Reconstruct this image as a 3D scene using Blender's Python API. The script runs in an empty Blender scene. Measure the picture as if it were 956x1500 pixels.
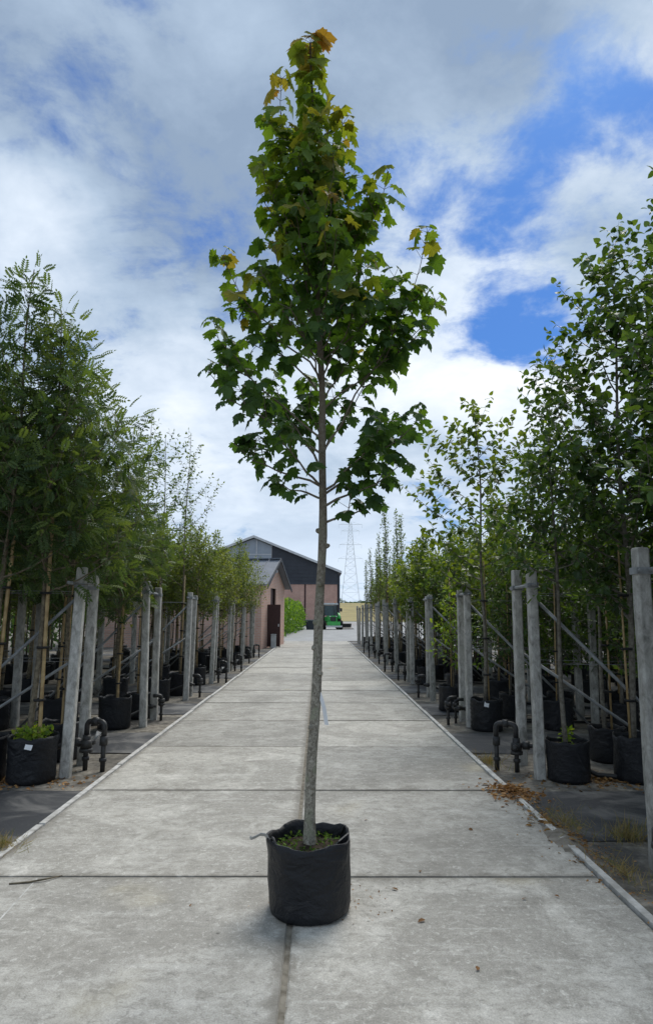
import bpy, bmesh, math, random
import numpy as np
from mathutils import Vector, Matrix, noise as mnoise
R = math.radians
PI = math.pi
S = bpy.context.scene
COL = S.collection
G = -0.03                                   # level of the beds beside the path

# ------------------------------------------------------------------ camera
cam = bpy.data.cameras.new('camera')
camo = bpy.data.objects.new('camera', cam)
COL.objects.link(camo)
cam.sensor_fit = 'VERTICAL'
cam.sensor_height = 36.0
cam.lens = 36.0 * 985 / 1500
cam.clip_start = 0.05
cam.clip_end = 5000
camo.matrix_world = (Matrix.Translation((0, 0, 1.55)) @ Matrix.Rotation(R(-.58), 4, 'Z')
                     @ Matrix.Rotation(R(90 + 8.66), 4, 'X') @ Matrix.Rotation(R(.2), 4, 'Z'))
S.camera = camo

# ------------------------------------------------------------------ world, sun, exposure
SUN_EL, SUN_AZ = R(52), R(24)               # azimuth clockwise from +Y
sun_dir = Vector((math.sin(SUN_AZ) * math.cos(SUN_EL), math.cos(SUN_AZ) * math.cos(SUN_EL), math.sin(SUN_EL)))
w = bpy.data.worlds.new('World')
S.world = w
w.use_nodes = True
nt = w.node_tree
nt.nodes.clear()


class NT:
    """tiny helper round a node tree"""
    def __init__(s, t): s.t = t
    def n(s, typ, **kw):
        nd = s.t.nodes.new(typ)
        for k, v in kw.items():
            setattr(nd, k, v)
        return nd
    def link(s, a, b): s.t.links.new(a, b)
    def put(s, sock, v):
        if isinstance(v, bpy.types.NodeSocket): s.t.links.new(v, sock)
        elif v is not None: sock.default_value = v
    def math(s, op, a, b=None, c=None, clamp=False):
        m = s.n('ShaderNodeMath', operation=op, use_clamp=clamp)
        for i, v in enumerate((a, b, c)): s.put(m.inputs[i], v)
        return m.outputs[0]
    def vec(s, op, a, b=None):
        m = s.n('ShaderNodeVectorMath', operation=op)
        s.put(m.inputs[0], a)
        if b is not None:
            s.put(m.inputs[3] if op == 'SCALE' else m.inputs[1], b)
        return m.outputs['Value'] if op in ('LENGTH', 'DISTANCE', 'DOT_PRODUCT') else m.outputs[0]
    def noise(s, vec, scale, detail=4, rough=.5, dist=0.0, typ='FBM'):
        m = s.n('ShaderNodeTexNoise')
        s.put(m.inputs['Vector'], vec)
        m.inputs['Scale'].default_value = scale
        m.inputs['Detail'].default_value = detail
        m.inputs['Roughness'].default_value = rough
        m.inputs['Distortion'].default_value = dist
        return m.outputs['Fac'], m.outputs['Color']
    def map(s, v, a, b, c=0.0, d=1.0, smooth=True):
        m = s.n('ShaderNodeMapRange', interpolation_type='SMOOTHSTEP' if smooth else 'LINEAR')
        s.put(m.inputs['Value'], v)
        for k, x in zip(('From Min', 'From Max', 'To Min', 'To Max'), (a, b, c, d)): m.inputs[k].default_value = x
        return m.outputs['Result']
    def mix(s, f, a, b, mode='MIX'):
        m = s.n('ShaderNodeMix', data_type='RGBA', blend_type=mode)
        s.put(m.inputs[0], f)
        s.put(m.inputs[6], a if not isinstance(a, tuple) else (*a[:3], 1))
        s.put(m.inputs[7], b if not isinstance(b, tuple) else (*b[:3], 1))
        return m.outputs[2]
    def ramp(s, f, stops):
        m = s.n('ShaderNodeValToRGB')
        s.put(m.inputs[0], f)
        el = m.color_ramp.elements
        while len(el) < len(stops): el.new(.5)
        for e, (p, c) in zip(el, stops):
            e.position = p
            e.color = (*c, 1)
        return m.outputs[0]


k = NT(nt)
tc = k.n('ShaderNodeTexCoord').outputs['Generated']
sx = k.n('ShaderNodeSeparateXYZ')
k.link(tc, sx.inputs[0])
zz = k.math('ADD', k.math('MAXIMUM', sx.outputs[2], 0.0), .22)
cx = k.n('ShaderNodeCombineXYZ')
k.link(k.math('DIVIDE', sx.outputs[0], zz), cx.inputs[0])
k.link(k.math('DIVIDE', sx.outputs[1], zz), cx.inputs[1])
uv = cx.outputs[0]
wob = k.vec('SCALE', k.vec('SUBTRACT', k.noise(uv, 3.0, 5, .6)[1], (.5, .5, .5)), .22)
nA = k.noise(k.vec('ADD', uv, (4.3, 1.7, 0.0)), 1.35, 9, .56, .35)[0]
nB = k.noise(k.vec('ADD', uv, (9.1, 2.2, 3.0)), .85, 6, .55, .5)[0]
nC = k.noise(k.vec('ADD', uv, (1.1, 7.2, 5.0)), 3.4, 9, .60, .35)[0]
nD = k.noise(k.vec('ADD', uv, (3.1, 0.2, 8.0)), 9.0, 8, .66, .3)[0]
dirw = k.vec('ADD', tc, wob)


def blob(c, rad, amp):
    d = k.vec('DISTANCE', dirw, c)
    return k.math('MULTIPLY', k.map(d, 0.0, rad, 1.0, 0.0), amp)


def addall(lst):
    o = lst[0]
    for x in lst[1:]: o = k.math('ADD', o, x)
    return o


hole = addall([blob((.33, .74, .60), .15, .50), blob((.25, .80, .55), .13, .78), blob((.23, .875, .42), .13, .62), blob((.30, .88, .37), .10, .60),
               blob((.10, .82, .54), .15, .45), blob((-.27, .60, .75), .10, .35), blob((.05, .62, .78), .10, .45)])
cn = k.math('ADD', k.math('MULTIPLY', k.math('SUBTRACT', nA, .5), 2.3), k.math('MULTIPLY', k.math('SUBTRACT', nC, .5), 2.2))
cn = k.math('ADD', cn, k.math('MULTIPLY', k.math('SUBTRACT', nD, .5), 1.0))
cover = k.map(k.math('SUBTRACT', k.math('ADD', cn, 1.02), hole), .10, .82)
tone = k.math('ADD', k.math('ADD', k.math('MULTIPLY', nB, 1.35), k.math('ADD', k.math('MULTIPLY', nC, .65), k.math('MULTIPLY', nD, .22))), -.705)
tone = addall([tone, blob((.14, .88, .45), .38, .30), blob((.28, .90, .33), .22, .26), blob((-.22, .92, .32), .24, .22),
               blob((-.36, .78, .50), .16, .30), blob((-.15, .81, .56), .30, -.36), blob((.14, .70, .70), .30, -.20), blob((.42, .70, .57), .2, .25),
               blob((-.3, .68, .67), .22, -.12)])
ccol = k.ramp(tone, [(.05, (.150, .20, .275)), (.32, (.235, .295, .375)), (.62, (.385, .435, .50)), (.95, (.56, .575, .595))])
ccol = k.mix(k.map(sx.outputs[2], .02, .24, 1.0, 0.0), ccol, (.375, .435, .515))
sky = k.n('ShaderNodeTexSky', sky_type='NISHITA')
sky.sun_disc = False
sky.sun_elevation = SUN_EL
sky.sun_rotation = SUN_AZ
sky.air_density = 1.4
sky.dust_density = .6
sky.ozone_density = 2.5
skyc = k.mix(1.0, sky.outputs[0], (.125, .245, .46), 'MULTIPLY')
ccol10 = k.vec('SCALE', ccol, 10.0)
colr = k.mix(cover, skyc, ccol10)
bg = k.n('ShaderNodeBackground')
k.link(colr, bg.inputs[0])
bg.inputs[1].default_value = .1
k.link(bg.outputs[0], k.n('ShaderNodeOutputWorld').inputs[0])

sl = bpy.data.lights.new('sun', 'SUN')
sl.energy = 1.5
sl.angle = R(34)
sl.color = (1, .96, .90)
so = bpy.data.objects.new('sun', sl)
so.rotation_euler = sun_dir.to_track_quat('Z', 'Y').to_euler()
so.location = (0, 0, 30)
COL.objects.link(so)
vs = S.view_settings
vs.view_transform = 'Standard'
vs.look = 'None'
vs.exposure = 1.02
vs.gamma = 1.0
vs.use_curve_mapping = False
S.render.engine = 'CYCLES'
S.cycles.max_bounces = 5
S.cycles.transparent_max_bounces = 8

# ------------------------------------------------------------------ materials
def new_mat(name, rough=.8, spec=.3, metal=0.0):
    m = bpy.data.materials.new(name)
    m.use_nodes = True
    kk = NT(m.node_tree)
    b = m.node_tree.nodes['Principled BSDF']
    b.inputs['Roughness'].default_value = rough
    b.inputs['Specular IOR Level'].default_value = spec
    b.inputs['Metallic'].default_value = metal
    return m, kk, b


def bump(kk, b, h, strength=.3, dist=.01):
    bn = kk.n('ShaderNodeBump')
    bn.inputs['Strength'].default_value = strength
    bn.inputs['Distance'].default_value = dist
    kk.link(h, bn.inputs['Height'])
    kk.link(bn.outputs[0], b.inputs['Normal'])


def simple(name, c1, c2=None, scale=8.0, rough=.7, spec=.3, metal=0.0, world=False, bmp=0.0, detail=5):
    m, kk, b = new_mat(name, rough, spec, metal)
    co = kk.n('ShaderNodeNewGeometry').outputs['Position'] if world else kk.n('ShaderNodeTexCoord').outputs['Object']
    f, _ = kk.noise(co, scale, detail, .6)
    rnd = kk.n('ShaderNodeObjectInfo').outputs['Random']
    c2 = c2 or tuple(x * .7 for x in c1)
    c = kk.mix(kk.map(f, .3, .7), c2, c1)
    c = kk.mix(1.0, c, kk.ramp(rnd, [(0, (.86, .86, .86)), (1, (1.08, 1.08, 1.08))]), 'MULTIPLY')
    kk.link(c, b.inputs['Base Color'])
    if bmp: bump(kk, b, f, bmp, .01)
    return m


def leaf_mat(name, stops, trans=.35, rough=.45, hue=.5):
    """stops: colours over the per-leaf 'tint' value"""
    m, kk, b = new_mat(name, rough, .35)
    a = kk.n('ShaderNodeAttribute', attribute_name='tint')
    rnd = kk.n('ShaderNodeObjectInfo').outputs['Random']
    c = kk.ramp(a.outputs['Fac'], stops)
    c = kk.mix(1.0, c, kk.ramp(rnd, [(0, (.80, .86, .84)), (.5, (1, 1, 1)), (1, (1.16, 1.08, .92))]), 'MULTIPLY')
    kk.link(c, b.inputs['Base Color'])
    tr = kk.n('ShaderNodeBsdfTranslucent')
    c2 = kk.mix(1.0, c, (1.75, 1.65, .55), 'MULTIPLY')
    kk.link(c2, tr.inputs[0])
    mx = kk.n('ShaderNodeMixShader')
    mx.inputs[0].default_value = trans
    kk.link(b.outputs[0], mx.inputs[1])
    kk.link(tr.outputs[0], mx.inputs[2])
    out = [x for x in m.node_tree.nodes if x.type == 'OUTPUT_MATERIAL'][0]
    kk.link(mx.outputs[0], out.inputs[0])
    return m


M = {}
# concrete slabs of the path
m, kk, b = new_mat('slab_concrete', .82, .25)
pos = kk.n('ShaderNodeNewGeometry').outputs['Position']
rnd = kk.n('ShaderNodeObjectInfo').outputs['Random']
off = kk.n('ShaderNodeCombineXYZ')
kk.link(kk.math('MULTIPLY', rnd, 37.0), off.inputs[0])
kk.link(kk.math('MULTIPLY', rnd, 91.0), off.inputs[1])
ps = kk.vec('ADD', pos, off.outputs[0])
big = kk.noise(ps, 1.1, 6, .62, .9)[0]
mid = kk.noise(ps, 6.0, 9, .72, .8)[0]
sml = kk.noise(ps, 26, 6, .75, .6)[0]
fin = kk.noise(ps, 130, 4, .7)[0]
stm = kk.n('ShaderNodeMapping')
kk.link(ps, stm.inputs[0])
stm.inputs['Scale'].default_value = (1.0, 5.0, 1.0)
stk = kk.noise(stm.outputs[0], 2.2, 8, .70, .6)[0]
c = kk.ramp(mid, [(.30, (.25, .236, .207)), (.44, (.36, .345, .308)), (.56, (.435, .418, .378)), (.70, (.55, .535, .49))])
c = kk.mix(kk.map(big, .44, .60, 0.0, .60), c, (.245, .232, .205))
c = kk.mix(kk.map(stk, .52, .70, 0.0, .50), c, (.55, .535, .495))
c = kk.mix(kk.map(stk, .45, .30, 0.0, .50), c, (.225, .216, .195))
c = kk.mix(kk.map(sml, .53, .66, 0.0, .58), c, (.60, .585, .54))
c = kk.mix(kk.map(sml, .46, .33, 0.0, .62), c, (.19, .182, .165))
c = kk.mix(kk.map(fin, .30, .70, 0.0, 1.0), kk.mix(1.0, c, (.80, .80, .80), 'MULTIPLY'), kk.mix(1.0, c, (1.16, 1.16, 1.16), 'MULTIPLY'))
# grit specks and a few rust or oil spots
vor = kk.n('ShaderNodeTexVoronoi')
kk.link(ps, vor.inputs['Vector'])
vor.inputs['Scale'].default_value = 7.0
spk = kk.math('MULTIPLY', kk.map(vor.outputs['Distance'], .03, .09, 1.0, 0.0), kk.map(kk.noise(ps, 2.3, 2)[0], .5, .6))
c = kk.mix(kk.math('MULTIPLY', spk, .8), c, (.10, .095, .085))
vo2 = kk.n('ShaderNodeTexVoronoi')
kk.link(kk.vec('ADD', ps, kk.vec('SCALE', kk.noise(ps, 3.0, 4)[1], .5)), vo2.inputs['Vector'])
vo2.inputs['Scale'].default_value = .8
spt = kk.math('MULTIPLY', kk.map(vo2.outputs['Distance'], .05, .26, 1.0, 0.0), kk.map(kk.noise(ps, .7, 2)[0], .48, .6))
c = kk.mix(kk.math('MULTIPLY', spt, .45), c, (.40, .34, .20))
# dark rubbed wheel tracks, broken up
px_ = kk.n('ShaderNodeSeparateXYZ')
kk.link(pos, px_.inputs[0])
trk = kk.math('MAXIMUM', kk.map(kk.math('ABSOLUTE', kk.math('SUBTRACT', px_.outputs[0], .72)), .05, .32, 1.0, 0.0), kk.map(kk.math('ABSOLUTE', kk.math('ADD', px_.outputs[0], 1.02)), .05, .32, 1.0, 0.0))
c = kk.mix(kk.math('MULTIPLY', trk, kk.map(kk.noise(pos, .55, 5, .65)[0], .42, .66, 0.0, .38)), c, (.21, .20, .178))
# wandering hairline cracks
crk = kk.n('ShaderNodeTexVoronoi', feature='DISTANCE_TO_EDGE')
kk.link(kk.vec('ADD', ps, kk.vec('SCALE', kk.noise(ps, 2.0, 6)[1], .6)), crk.inputs['Vector'])
crk.inputs['Scale'].default_value = .75
cr = kk.math('MULTIPLY', kk.map(crk.outputs['Distance'], .001, .006, 1.0, 0.0), kk.map(kk.noise(ps, .9, 2)[0], .50, .58))
c = kk.mix(kk.math('MULTIPLY', cr, .22), c, (.13, .12, .105))
# dirt that sits along the slab rims
oc = kk.n('ShaderNodeSeparateXYZ')
kk.link(kk.n('ShaderNodeTexCoord').outputs['Object'], oc.inputs[0])
ex = kk.math('SUBTRACT', .925, kk.math('ABSOLUTE', oc.outputs[0]))
ey = kk.math('SUBTRACT', .995, kk.math('ABSOLUTE', oc.outputs[1]))
ed = kk.math('ADD', kk.math('MINIMUM', ex, ey), kk.math('MULTIPLY', kk.math('SUBTRACT', mid, .5), .16))
c = kk.mix(kk.map(ed, .0, .06, .6, 0.0), c, (.17, .155, .13))
c = kk.mix(1.0, c, kk.ramp(rnd, [(0, (.86, .86, .855)), (1, (1.12, 1.115, 1.10))]), 'MULTIPLY')
kk.link(c, b.inputs['Base Color'])
bump(kk, b, kk.math('ADD', kk.math('MULTIPLY', fin, .4), sml), .35, .005)
M['slab'] = m

# dusty beds
m, kk, b = new_mat('bed_soil', .95, .1)
pos = kk.n('ShaderNodeNewGeometry').outputs['Position']
a1 = kk.noise(pos, 1.3, 7, .62, .5)[0]
a2 = kk.noise(pos, 14, 7, .7)[0]
c = kk.ramp(a2, [(.28, (.085, .077, .064)), (.5, (.215, .195, .162)), (.72, (.37, .34, .29))])
c = kk.mix(kk.map(a1, .42, .62, 0.0, .8), c, (.055, .055, .055))
sep = kk.n('ShaderNodeSeparateXYZ')
kk.link(pos, sep.inputs[0])
far = kk.map(sep.outputs[1], 100, 150)
c = kk.mix(far, c, kk.mix(kk.map(kk.noise(pos, .02, 4)[0], .4, .6), (.10, .12, .045), (.16, .15, .07)))
kk.link(c, b.inputs['Base Color'])
bump(kk, b, a2, .6, .02)
M['bed'] = m

# woven ground cover, dusty
m, kk, b = new_mat('ground_membrane', .62, .3)
pos = kk.n('ShaderNodeNewGeometry').outputs['Position']
a1 = kk.noise(pos, 1.7, 7, .62, .8)[0]
a2 = kk.noise(pos, 22, 6, .7)[0]
wv = kk.n('ShaderNodeTexWave', bands_direction='X')
kk.link(pos, wv.inputs[0])
wv.inputs['Scale'].default_value = 60
c = kk.mix(kk.map(a1, .42, .66, 0.0, .75), (.032, .035, .040), (.22, .212, .196))
c = kk.mix(kk.map(a2, .55, .75, 0.0, .35), c, (.14, .13, .115))
kk.link(c, b.inputs['Base Color'])
bump(kk, b, kk.math('ADD', a1, kk.math('MULTIPLY', wv.outputs['Fac'], .05)), .5, .03)
M['membrane'] = m

# weathered post concrete
m, kk, b = new_mat('post_concrete', .85, .2)
co = kk.n('ShaderNodeTexCoord').outputs['Object']
rnd = kk.n('ShaderNodeObjectInfo').outputs['Random']
off = kk.n('ShaderNodeCombineXYZ')
kk.link(kk.math('MULTIPLY', rnd, 50.0), off.inputs[2])
co2 = kk.vec('ADD', co, off.outputs[0])
mp = kk.n('ShaderNodeMapping')
kk.link(co2, mp.inputs[0])
mp.inputs['Scale'].default_value = (1, 1, .55)
a1 = kk.noise(mp.outputs[0], 16, 8, .72, .5)[0]
a2 = kk.noise(co2, 70, 5, .7)[0]
a3 = kk.noise(co2, 3.0, 4, .6)[0]
c = kk.ramp(a1, [(.30, (.155, .153, .138)), (.46, (.33, .325, .305)), (.66, (.53, .525, .50))])
c = kk.mix(kk.map(a3, .50, .68, 0.0, .45), c, (.22, .225, .185))
c = kk.mix(kk.map(a2, .58, .72, 0.0, .5), c, (.16, .16, .15))
c = kk.mix(1.0, c, kk.ramp(rnd, [(0, (.72, .72, .70)), (.5, (1.0, .99, .97)), (1, (1.18, 1.17, 1.15))]), 'MULTIPLY')
kk.link(c, b.inputs['Base Color'])
bump(kk, b, kk.math('ADD', a2, a1), .5, .006)
M['post'] = m

# bark of the maple
m, kk, b = new_mat('maple_bark', .85, .2)
co = kk.n('ShaderNodeTexCoord').outputs['Object']
mp = kk.n('ShaderNodeMapping')
kk.link(co, mp.inputs[0])
mp.inputs['Scale'].default_value = (1, 1, .8)
a1 = kk.noise(mp.outputs[0], 75, 8, .70, .4)[0]
a2 = kk.noise(co, 12, 4, .6)[0]
sep = kk.n('ShaderNodeSeparateXYZ')
kk.link(co, sep.inputs[0])
c = kk.ramp(a1, [(.32, (.07, .060, .045)), (.48, (.20, .182, .145)), (.66, (.40, .375, .315))])
c = kk.mix(kk.map(a2, .50, .62, 0.0, .6), c, (.24, .25, .175))
c = kk.mix(kk.map(kk.noise(co, 5.0, 4, .6)[0], .55, .70, 0.0, .55), c, (.085, .07, .05))
c = kk.mix(kk.map(sep.outputs[2], .9, 3.0, 0.0, .75), c, (.105, .080, .053))
kk.link(c, b.inputs['Base Color'])
bump(kk, b, a1, .6, .006)
M['maple_bark'] = m

M['bark'] = simple('young_bark', (.22, .185, .125), (.09, .077, .055), 30, .85, .2, bmp=.3)
M['bark_grey'] = simple('grey_bark', (.20, .185, .155), (.10, .09, .07), 30, .85, .2, bmp=.3)
M['bamboo'] = simple('bamboo', (.48, .35, .17), (.27, .18, .08), 9, .5, .4, bmp=.1)
M['strip'] = simple('edge_strip', (.62, .61, .58), (.36, .35, .32), 12, .75, .3, world=True, bmp=.2)
M['steel'] = simple('galvanised_steel', (.30, .315, .32), (.17, .178, .18), 9, .6, .4, .2)
M['wire'] = simple('wire', (.30, .31, .32), None, 6, .5, .5, .5)
M['blackplastic'] = simple('black_plastic', (.020, .021, .023), (.034, .033, .031), 7, .5, .4, bmp=.1)
M['tie'] = simple('rubber_tie', (.02, .02, .02), None, 5, .6)
M['tag'] = simple('white_tag', (.78, .79, .80), (.66, .67, .68), 5, .5, .4)
M['greytag'] = simple('grey_strap', (.45, .47, .48), (.33, .35, .36), 5, .5, .4)
M['soil'] = simple('potting_soil', (.055, .042, .030), (.018, .014, .010), 26, .95, .1, bmp=.8)
M['stone'] = simple('dry_litter', (.42, .30, .15), (.24, .15, .07), 4, .9, .1)
# bag pots: soft black plastic film, dusty
m, kk, b = new_mat('bag_film', .46, .28)
co = kk.n('ShaderNodeTexCoord').outputs['Object']
rnd = kk.n('ShaderNodeObjectInfo').outputs['Random']
off = kk.n('ShaderNodeCombineXYZ')
kk.link(kk.math('MULTIPLY', rnd, 40.0), off.inputs[0])
co2 = kk.vec('ADD', co, off.outputs[0])
mp = kk.n('ShaderNodeMapping')
kk.link(co2, mp.inputs[0])
mp.inputs['Scale'].default_value = (1, 1, 1.8)
a1 = kk.noise(mp.outputs[0], 7, 7, .6, 1.0)[0]
a2 = kk.noise(co2, 40, 5, .7)[0]
c = kk.mix(kk.map(a1, .58, .80, 0.0, .45), (.011, .012, .0145), (.07, .067, .06))
c = kk.mix(kk.map(a2, .62, .8, 0.0, .5), c, (.12, .115, .10))
kk.link(c, b.inputs['Base Color'])
a3 = kk.noise(co2, 3.2, 3, .5, 2.2)[0]
bump(kk, b, kk.math('ADD', kk.math('ADD', a1, kk.math('MULTIPLY', a2, .2)), kk.math('MULTIPLY', a3, 1.6)), .55, .03)
M['bag'] = m

g_dark, g_mid, g_lit = (.022, .045, .016), (.045, .088, .024), (.10, .17, .035)
M['maple_leaf'] = leaf_mat('maple_leaf', [(0, (.027, .062, .020)), (.3, (.056, .120, .026)), (.62, (.125, .205, .028)), (.84, (.19, .22, .036)), (1.0, (.27, .15, .045))], .48, .5)
M['rowan_leaf'] = leaf_mat('rowan_leaf', [(0, (.032, .062, .026)), (.5, (.068, .115, .042)), (.9, (.135, .19, .055)), (1, (.21, .25, .06))], .40)
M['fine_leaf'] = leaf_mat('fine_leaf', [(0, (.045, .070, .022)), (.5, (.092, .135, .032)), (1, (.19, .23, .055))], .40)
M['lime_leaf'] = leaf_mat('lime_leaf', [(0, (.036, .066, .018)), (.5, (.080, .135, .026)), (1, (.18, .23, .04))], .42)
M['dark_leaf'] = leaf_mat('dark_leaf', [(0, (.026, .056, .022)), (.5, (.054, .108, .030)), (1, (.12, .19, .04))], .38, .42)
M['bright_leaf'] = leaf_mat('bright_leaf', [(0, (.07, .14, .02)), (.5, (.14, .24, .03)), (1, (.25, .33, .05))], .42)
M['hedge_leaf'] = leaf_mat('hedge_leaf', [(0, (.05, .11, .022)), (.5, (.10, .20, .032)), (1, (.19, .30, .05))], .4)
M['dry_leaf'] = leaf_mat('dry_leaf', [(0, (.13, .065, .025)), (.5, (.30, .15, .055)), (1, (.46, .27, .12))], .15, .8)
M['dry_grass'] = leaf_mat('dry_grass', [(0, (.16, .12, .05)), (.6, (.33, .26, .13)), (1, (.09, .13, .03))], .25, .8)
M['moss'] = leaf_mat('moss', [(0, (.03, .07, .012)), (.5, (.07, .13, .02)), (1, (.14, .22, .03))], .2, .9)

# ------------------------------------------------------------------ mesh helpers
def mesh_arr(name, V, F, mat, smooth=False, tint=None):
    V = np.asarray(V, dtype=np.float32)
    F = np.asarray(F, dtype=np.int32)
    me = bpy.data.meshes.new(name)
    n, kf = F.shape
    me.vertices.add(len(V))
    me.vertices.foreach_set('co', V.ravel())
    me.loops.add(n * kf)
    me.loops.foreach_set('vertex_index', F.ravel())
    me.polygons.add(n)
    me.polygons.foreach_set('loop_start', np.arange(0, n * kf, kf, dtype=np.int32))
    me.polygons.foreach_set('use_smooth', np.full(n, smooth))
    if tint is not None:
        at = me.attributes.new('tint', 'FLOAT', 'POINT')
        at.data.foreach_set('value', np.asarray(tint, dtype=np.float32))
    me.update(calc_edges=True)
    me.validate()
    me.materials.append(mat)
    return me


class MB:
    def __init__(s): s.v = []; s.f = []
    def box(s, x0, x1, y0, y1, z0, z1):
        i = len(s.v)
        s.v += [(x0, y0, z0), (x1, y0, z0), (x1, y1, z0), (x0, y1, z0), (x0, y0, z1), (x1, y0, z1), (x1, y1, z1), (x0, y1, z1)]
        s.f += [(i, i+3, i+2, i+1), (i+4, i+5, i+6, i+7), (i, i+1, i+5, i+4), (i+1, i+2, i+6, i+5), (i+2, i+3, i+7, i+6), (i+3, i, i+4, i+7)]
        return s
    def tube(s, pts, rad, n=6, cap=True):
        pts = [Vector(p) for p in pts]
        if not hasattr(rad, '__len__'): rad = [rad] * len(pts)
        i0 = len(s.v)
        u = None
        for j, p in enumerate(pts):
            t = (pts[min(j+1, len(pts)-1)] - pts[max(j-1, 0)]).normalized()
            if u is None:
                u = t.orthogonal().normalized()
            else:
                u = (u - t * u.dot(t))
                u = u.normalized() if u.length > 1e-6 else t.orthogonal().normalized()
            vv = t.cross(u)
            for q in range(n):
                a = 2 * PI * q / n
                s.v.append(tuple(p + (u * math.cos(a) + vv * math.sin(a)) * rad[j]))
        for j in range(len(pts) - 1):
            for q in range(n):
                a, b2 = i0 + j*n + q, i0 + j*n + (q+1) % n
                s.f.append((a, b2, b2 + n, a + n))
        if cap:
            s.f.append(tuple(i0 + q for q in reversed(range(n))))
            s.f.append(tuple(i0 + (len(pts)-1)*n + q for q in range(n)))
        return s
    def lathe(s, prof, n=24, jit=None):
        i0 = len(s.v)
        for j, (r, z) in enumerate(prof):
            for q in range(n):
                a = 2 * PI * q / n
                rr, dz = (jit(j, a, r, z) if jit else (r, 0))
                s.v.append((rr * math.cos(a), rr * math.sin(a), z + dz))
        for j in range(len(prof) - 1):
            for q in range(n):
                a, b2 = i0 + j*n + q, i0 + j*n + (q+1) % n
                s.f.append((a, b2, b2 + n, a + n))
        return s
    def disc(s, r, z, n=24, dome=0.0):
        i0 = len(s.v)
        s.v.append((0, 0, z + dome))
        for q in range(n):
            a = 2*PI*q/n
            s.v.append((r*math.cos(a), r*math.sin(a), z))
        for q in range(n): s.f.append((i0, i0+1+q, i0+1+(q+1) % n))
        return s
    def poly(s, pts, thick):
        """prism: pts is a closed planar 3-D outline, thick a vector"""
        i0 = len(s.v); n = len(pts); t = Vector(thick)
        s.v += [tuple(p) for p in pts] + [tuple(Vector(p) + t) for p in pts]
        s.f.append(tuple(i0 + q for q in range(n)))
        s.f.append(tuple(i0 + n + q for q in reversed(range(n))))
        for q in range(n):
            s.f.append((i0+q, i0+n+q, i0+n+(q+1) % n, i0+(q+1) % n))
        return s
    def mesh(s, name, mat, smooth=False, bevel=0.0):
        me = bpy.data.meshes.new(name)
        me.from_pydata(s.v, [], s.f)
        bm = bmesh.new(); bm.from_mesh(me)
        bmesh.ops.recalc_face_normals(bm, faces=bm.faces)
        if bevel:
            bmesh.ops.bevel(bm, geom=list(bm.edges), offset=bevel, segments=2, affect='EDGES', clamp_overlap=True)
        bm.to_mesh(me); bm.free()
        if smooth:
            me.polygons.foreach_set('use_smooth', [True] * len(me.polygons))
        me.materials.append(mat)
        return me


def obj(name, me, parent=None, loc=(0, 0, 0), rot=(0, 0, 0), scale=None):
    o = bpy.data.objects.new(name, me)
    COL.objects.link(o)
    o.location = loc
    o.rotation_euler = rot
    if scale: o.scale = scale
    if parent: o.parent = parent
    return o


def tag(o, label, cat, group=None, kind=None):
    o['label'] = label
    o['category'] = cat
    if group: o['group'] = group
    if kind: o['kind'] = kind
    return o


def empty(name, loc, rz=0.0, scale=1.0):
    o = bpy.data.objects.new(name, None)
    o.empty_display_size = .1
    COL.objects.link(o)
    o.location = loc
    o.rotation_euler = (0, 0, rz)
    o.scale = (scale,) * 3
    return o


def struct(o): o['kind'] = 'structure'; return o


ORD = ['first', 'second', 'third', 'fourth', 'fifth', 'sixth', 'seventh', 'eighth', 'ninth', 'tenth', 'eleventh', 'twelfth', 'thirteenth', 'fourteenth', 'fifteenth', 'sixteenth', 'seventeenth', 'eighteenth', 'nineteenth', 'twentieth', 'twenty-first', 'twenty-second', 'twenty-third', 'twenty-fourth']

# ------------------------------------------------------------------ ground, path
def grid_mesh(name, xs, ys, hf, mat):
    V = [(x, y, hf(x, y)) for y in ys for x in xs]
    nx = len(xs)
    F = [(j*nx+i, j*nx+i+1, (j+1)*nx+i+1, (j+1)*nx+i) for j in range(len(ys)-1) for i in range(nx-1)]
    return mesh_arr(name, V, F, mat, True)


def land(x, y):
    if y < 150: return G
    t = min(1, (y - 150) / 260)
    return G + 8.2 * t * t * (3 - 2 * t) + (max(0, y - 410)) * .002


struct(obj('ground', grid_mesh('ground', [-2500, -600, -200, -60, -20, 0, 20, 60, 200, 600, 2500], [-200, -20, 0, 20, 60, 100, 150] + list(range(170, 431, 20)) + [600, 1200, 3500], land, M['bed'])))
# golden stubble field behind the yard
M['stubble'] = simple('stubble', (.33, .27, .125), (.24, .205, .10), .12, .9, .1, world=True)
struct(obj('field', grid_mesh('field', [-4, 0, 30, 60, 120, 220], list(range(158, 407, 16)), lambda x, y: land(x, y) + .05, M['stubble'])))
M['yard'] = simple('yard_concrete', (.34, .34, .335), (.24, .24, .235), .9, .8, .3, world=True, bmp=.1)
yard = MB()
yard.poly([(-3.3, 40.3, G+.004), (1.68, 40.3, G+.004), (9, 46, G+.004), (40, 60, G+.004), (60, 150, G+.004), (2.9, 150, G+.004), (2.9, 94, G+.004), (-3.3, 94, G+.004)], (0, 0, .026))
struct(obj('yard', yard.mesh('yard', M['yard'])))

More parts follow.
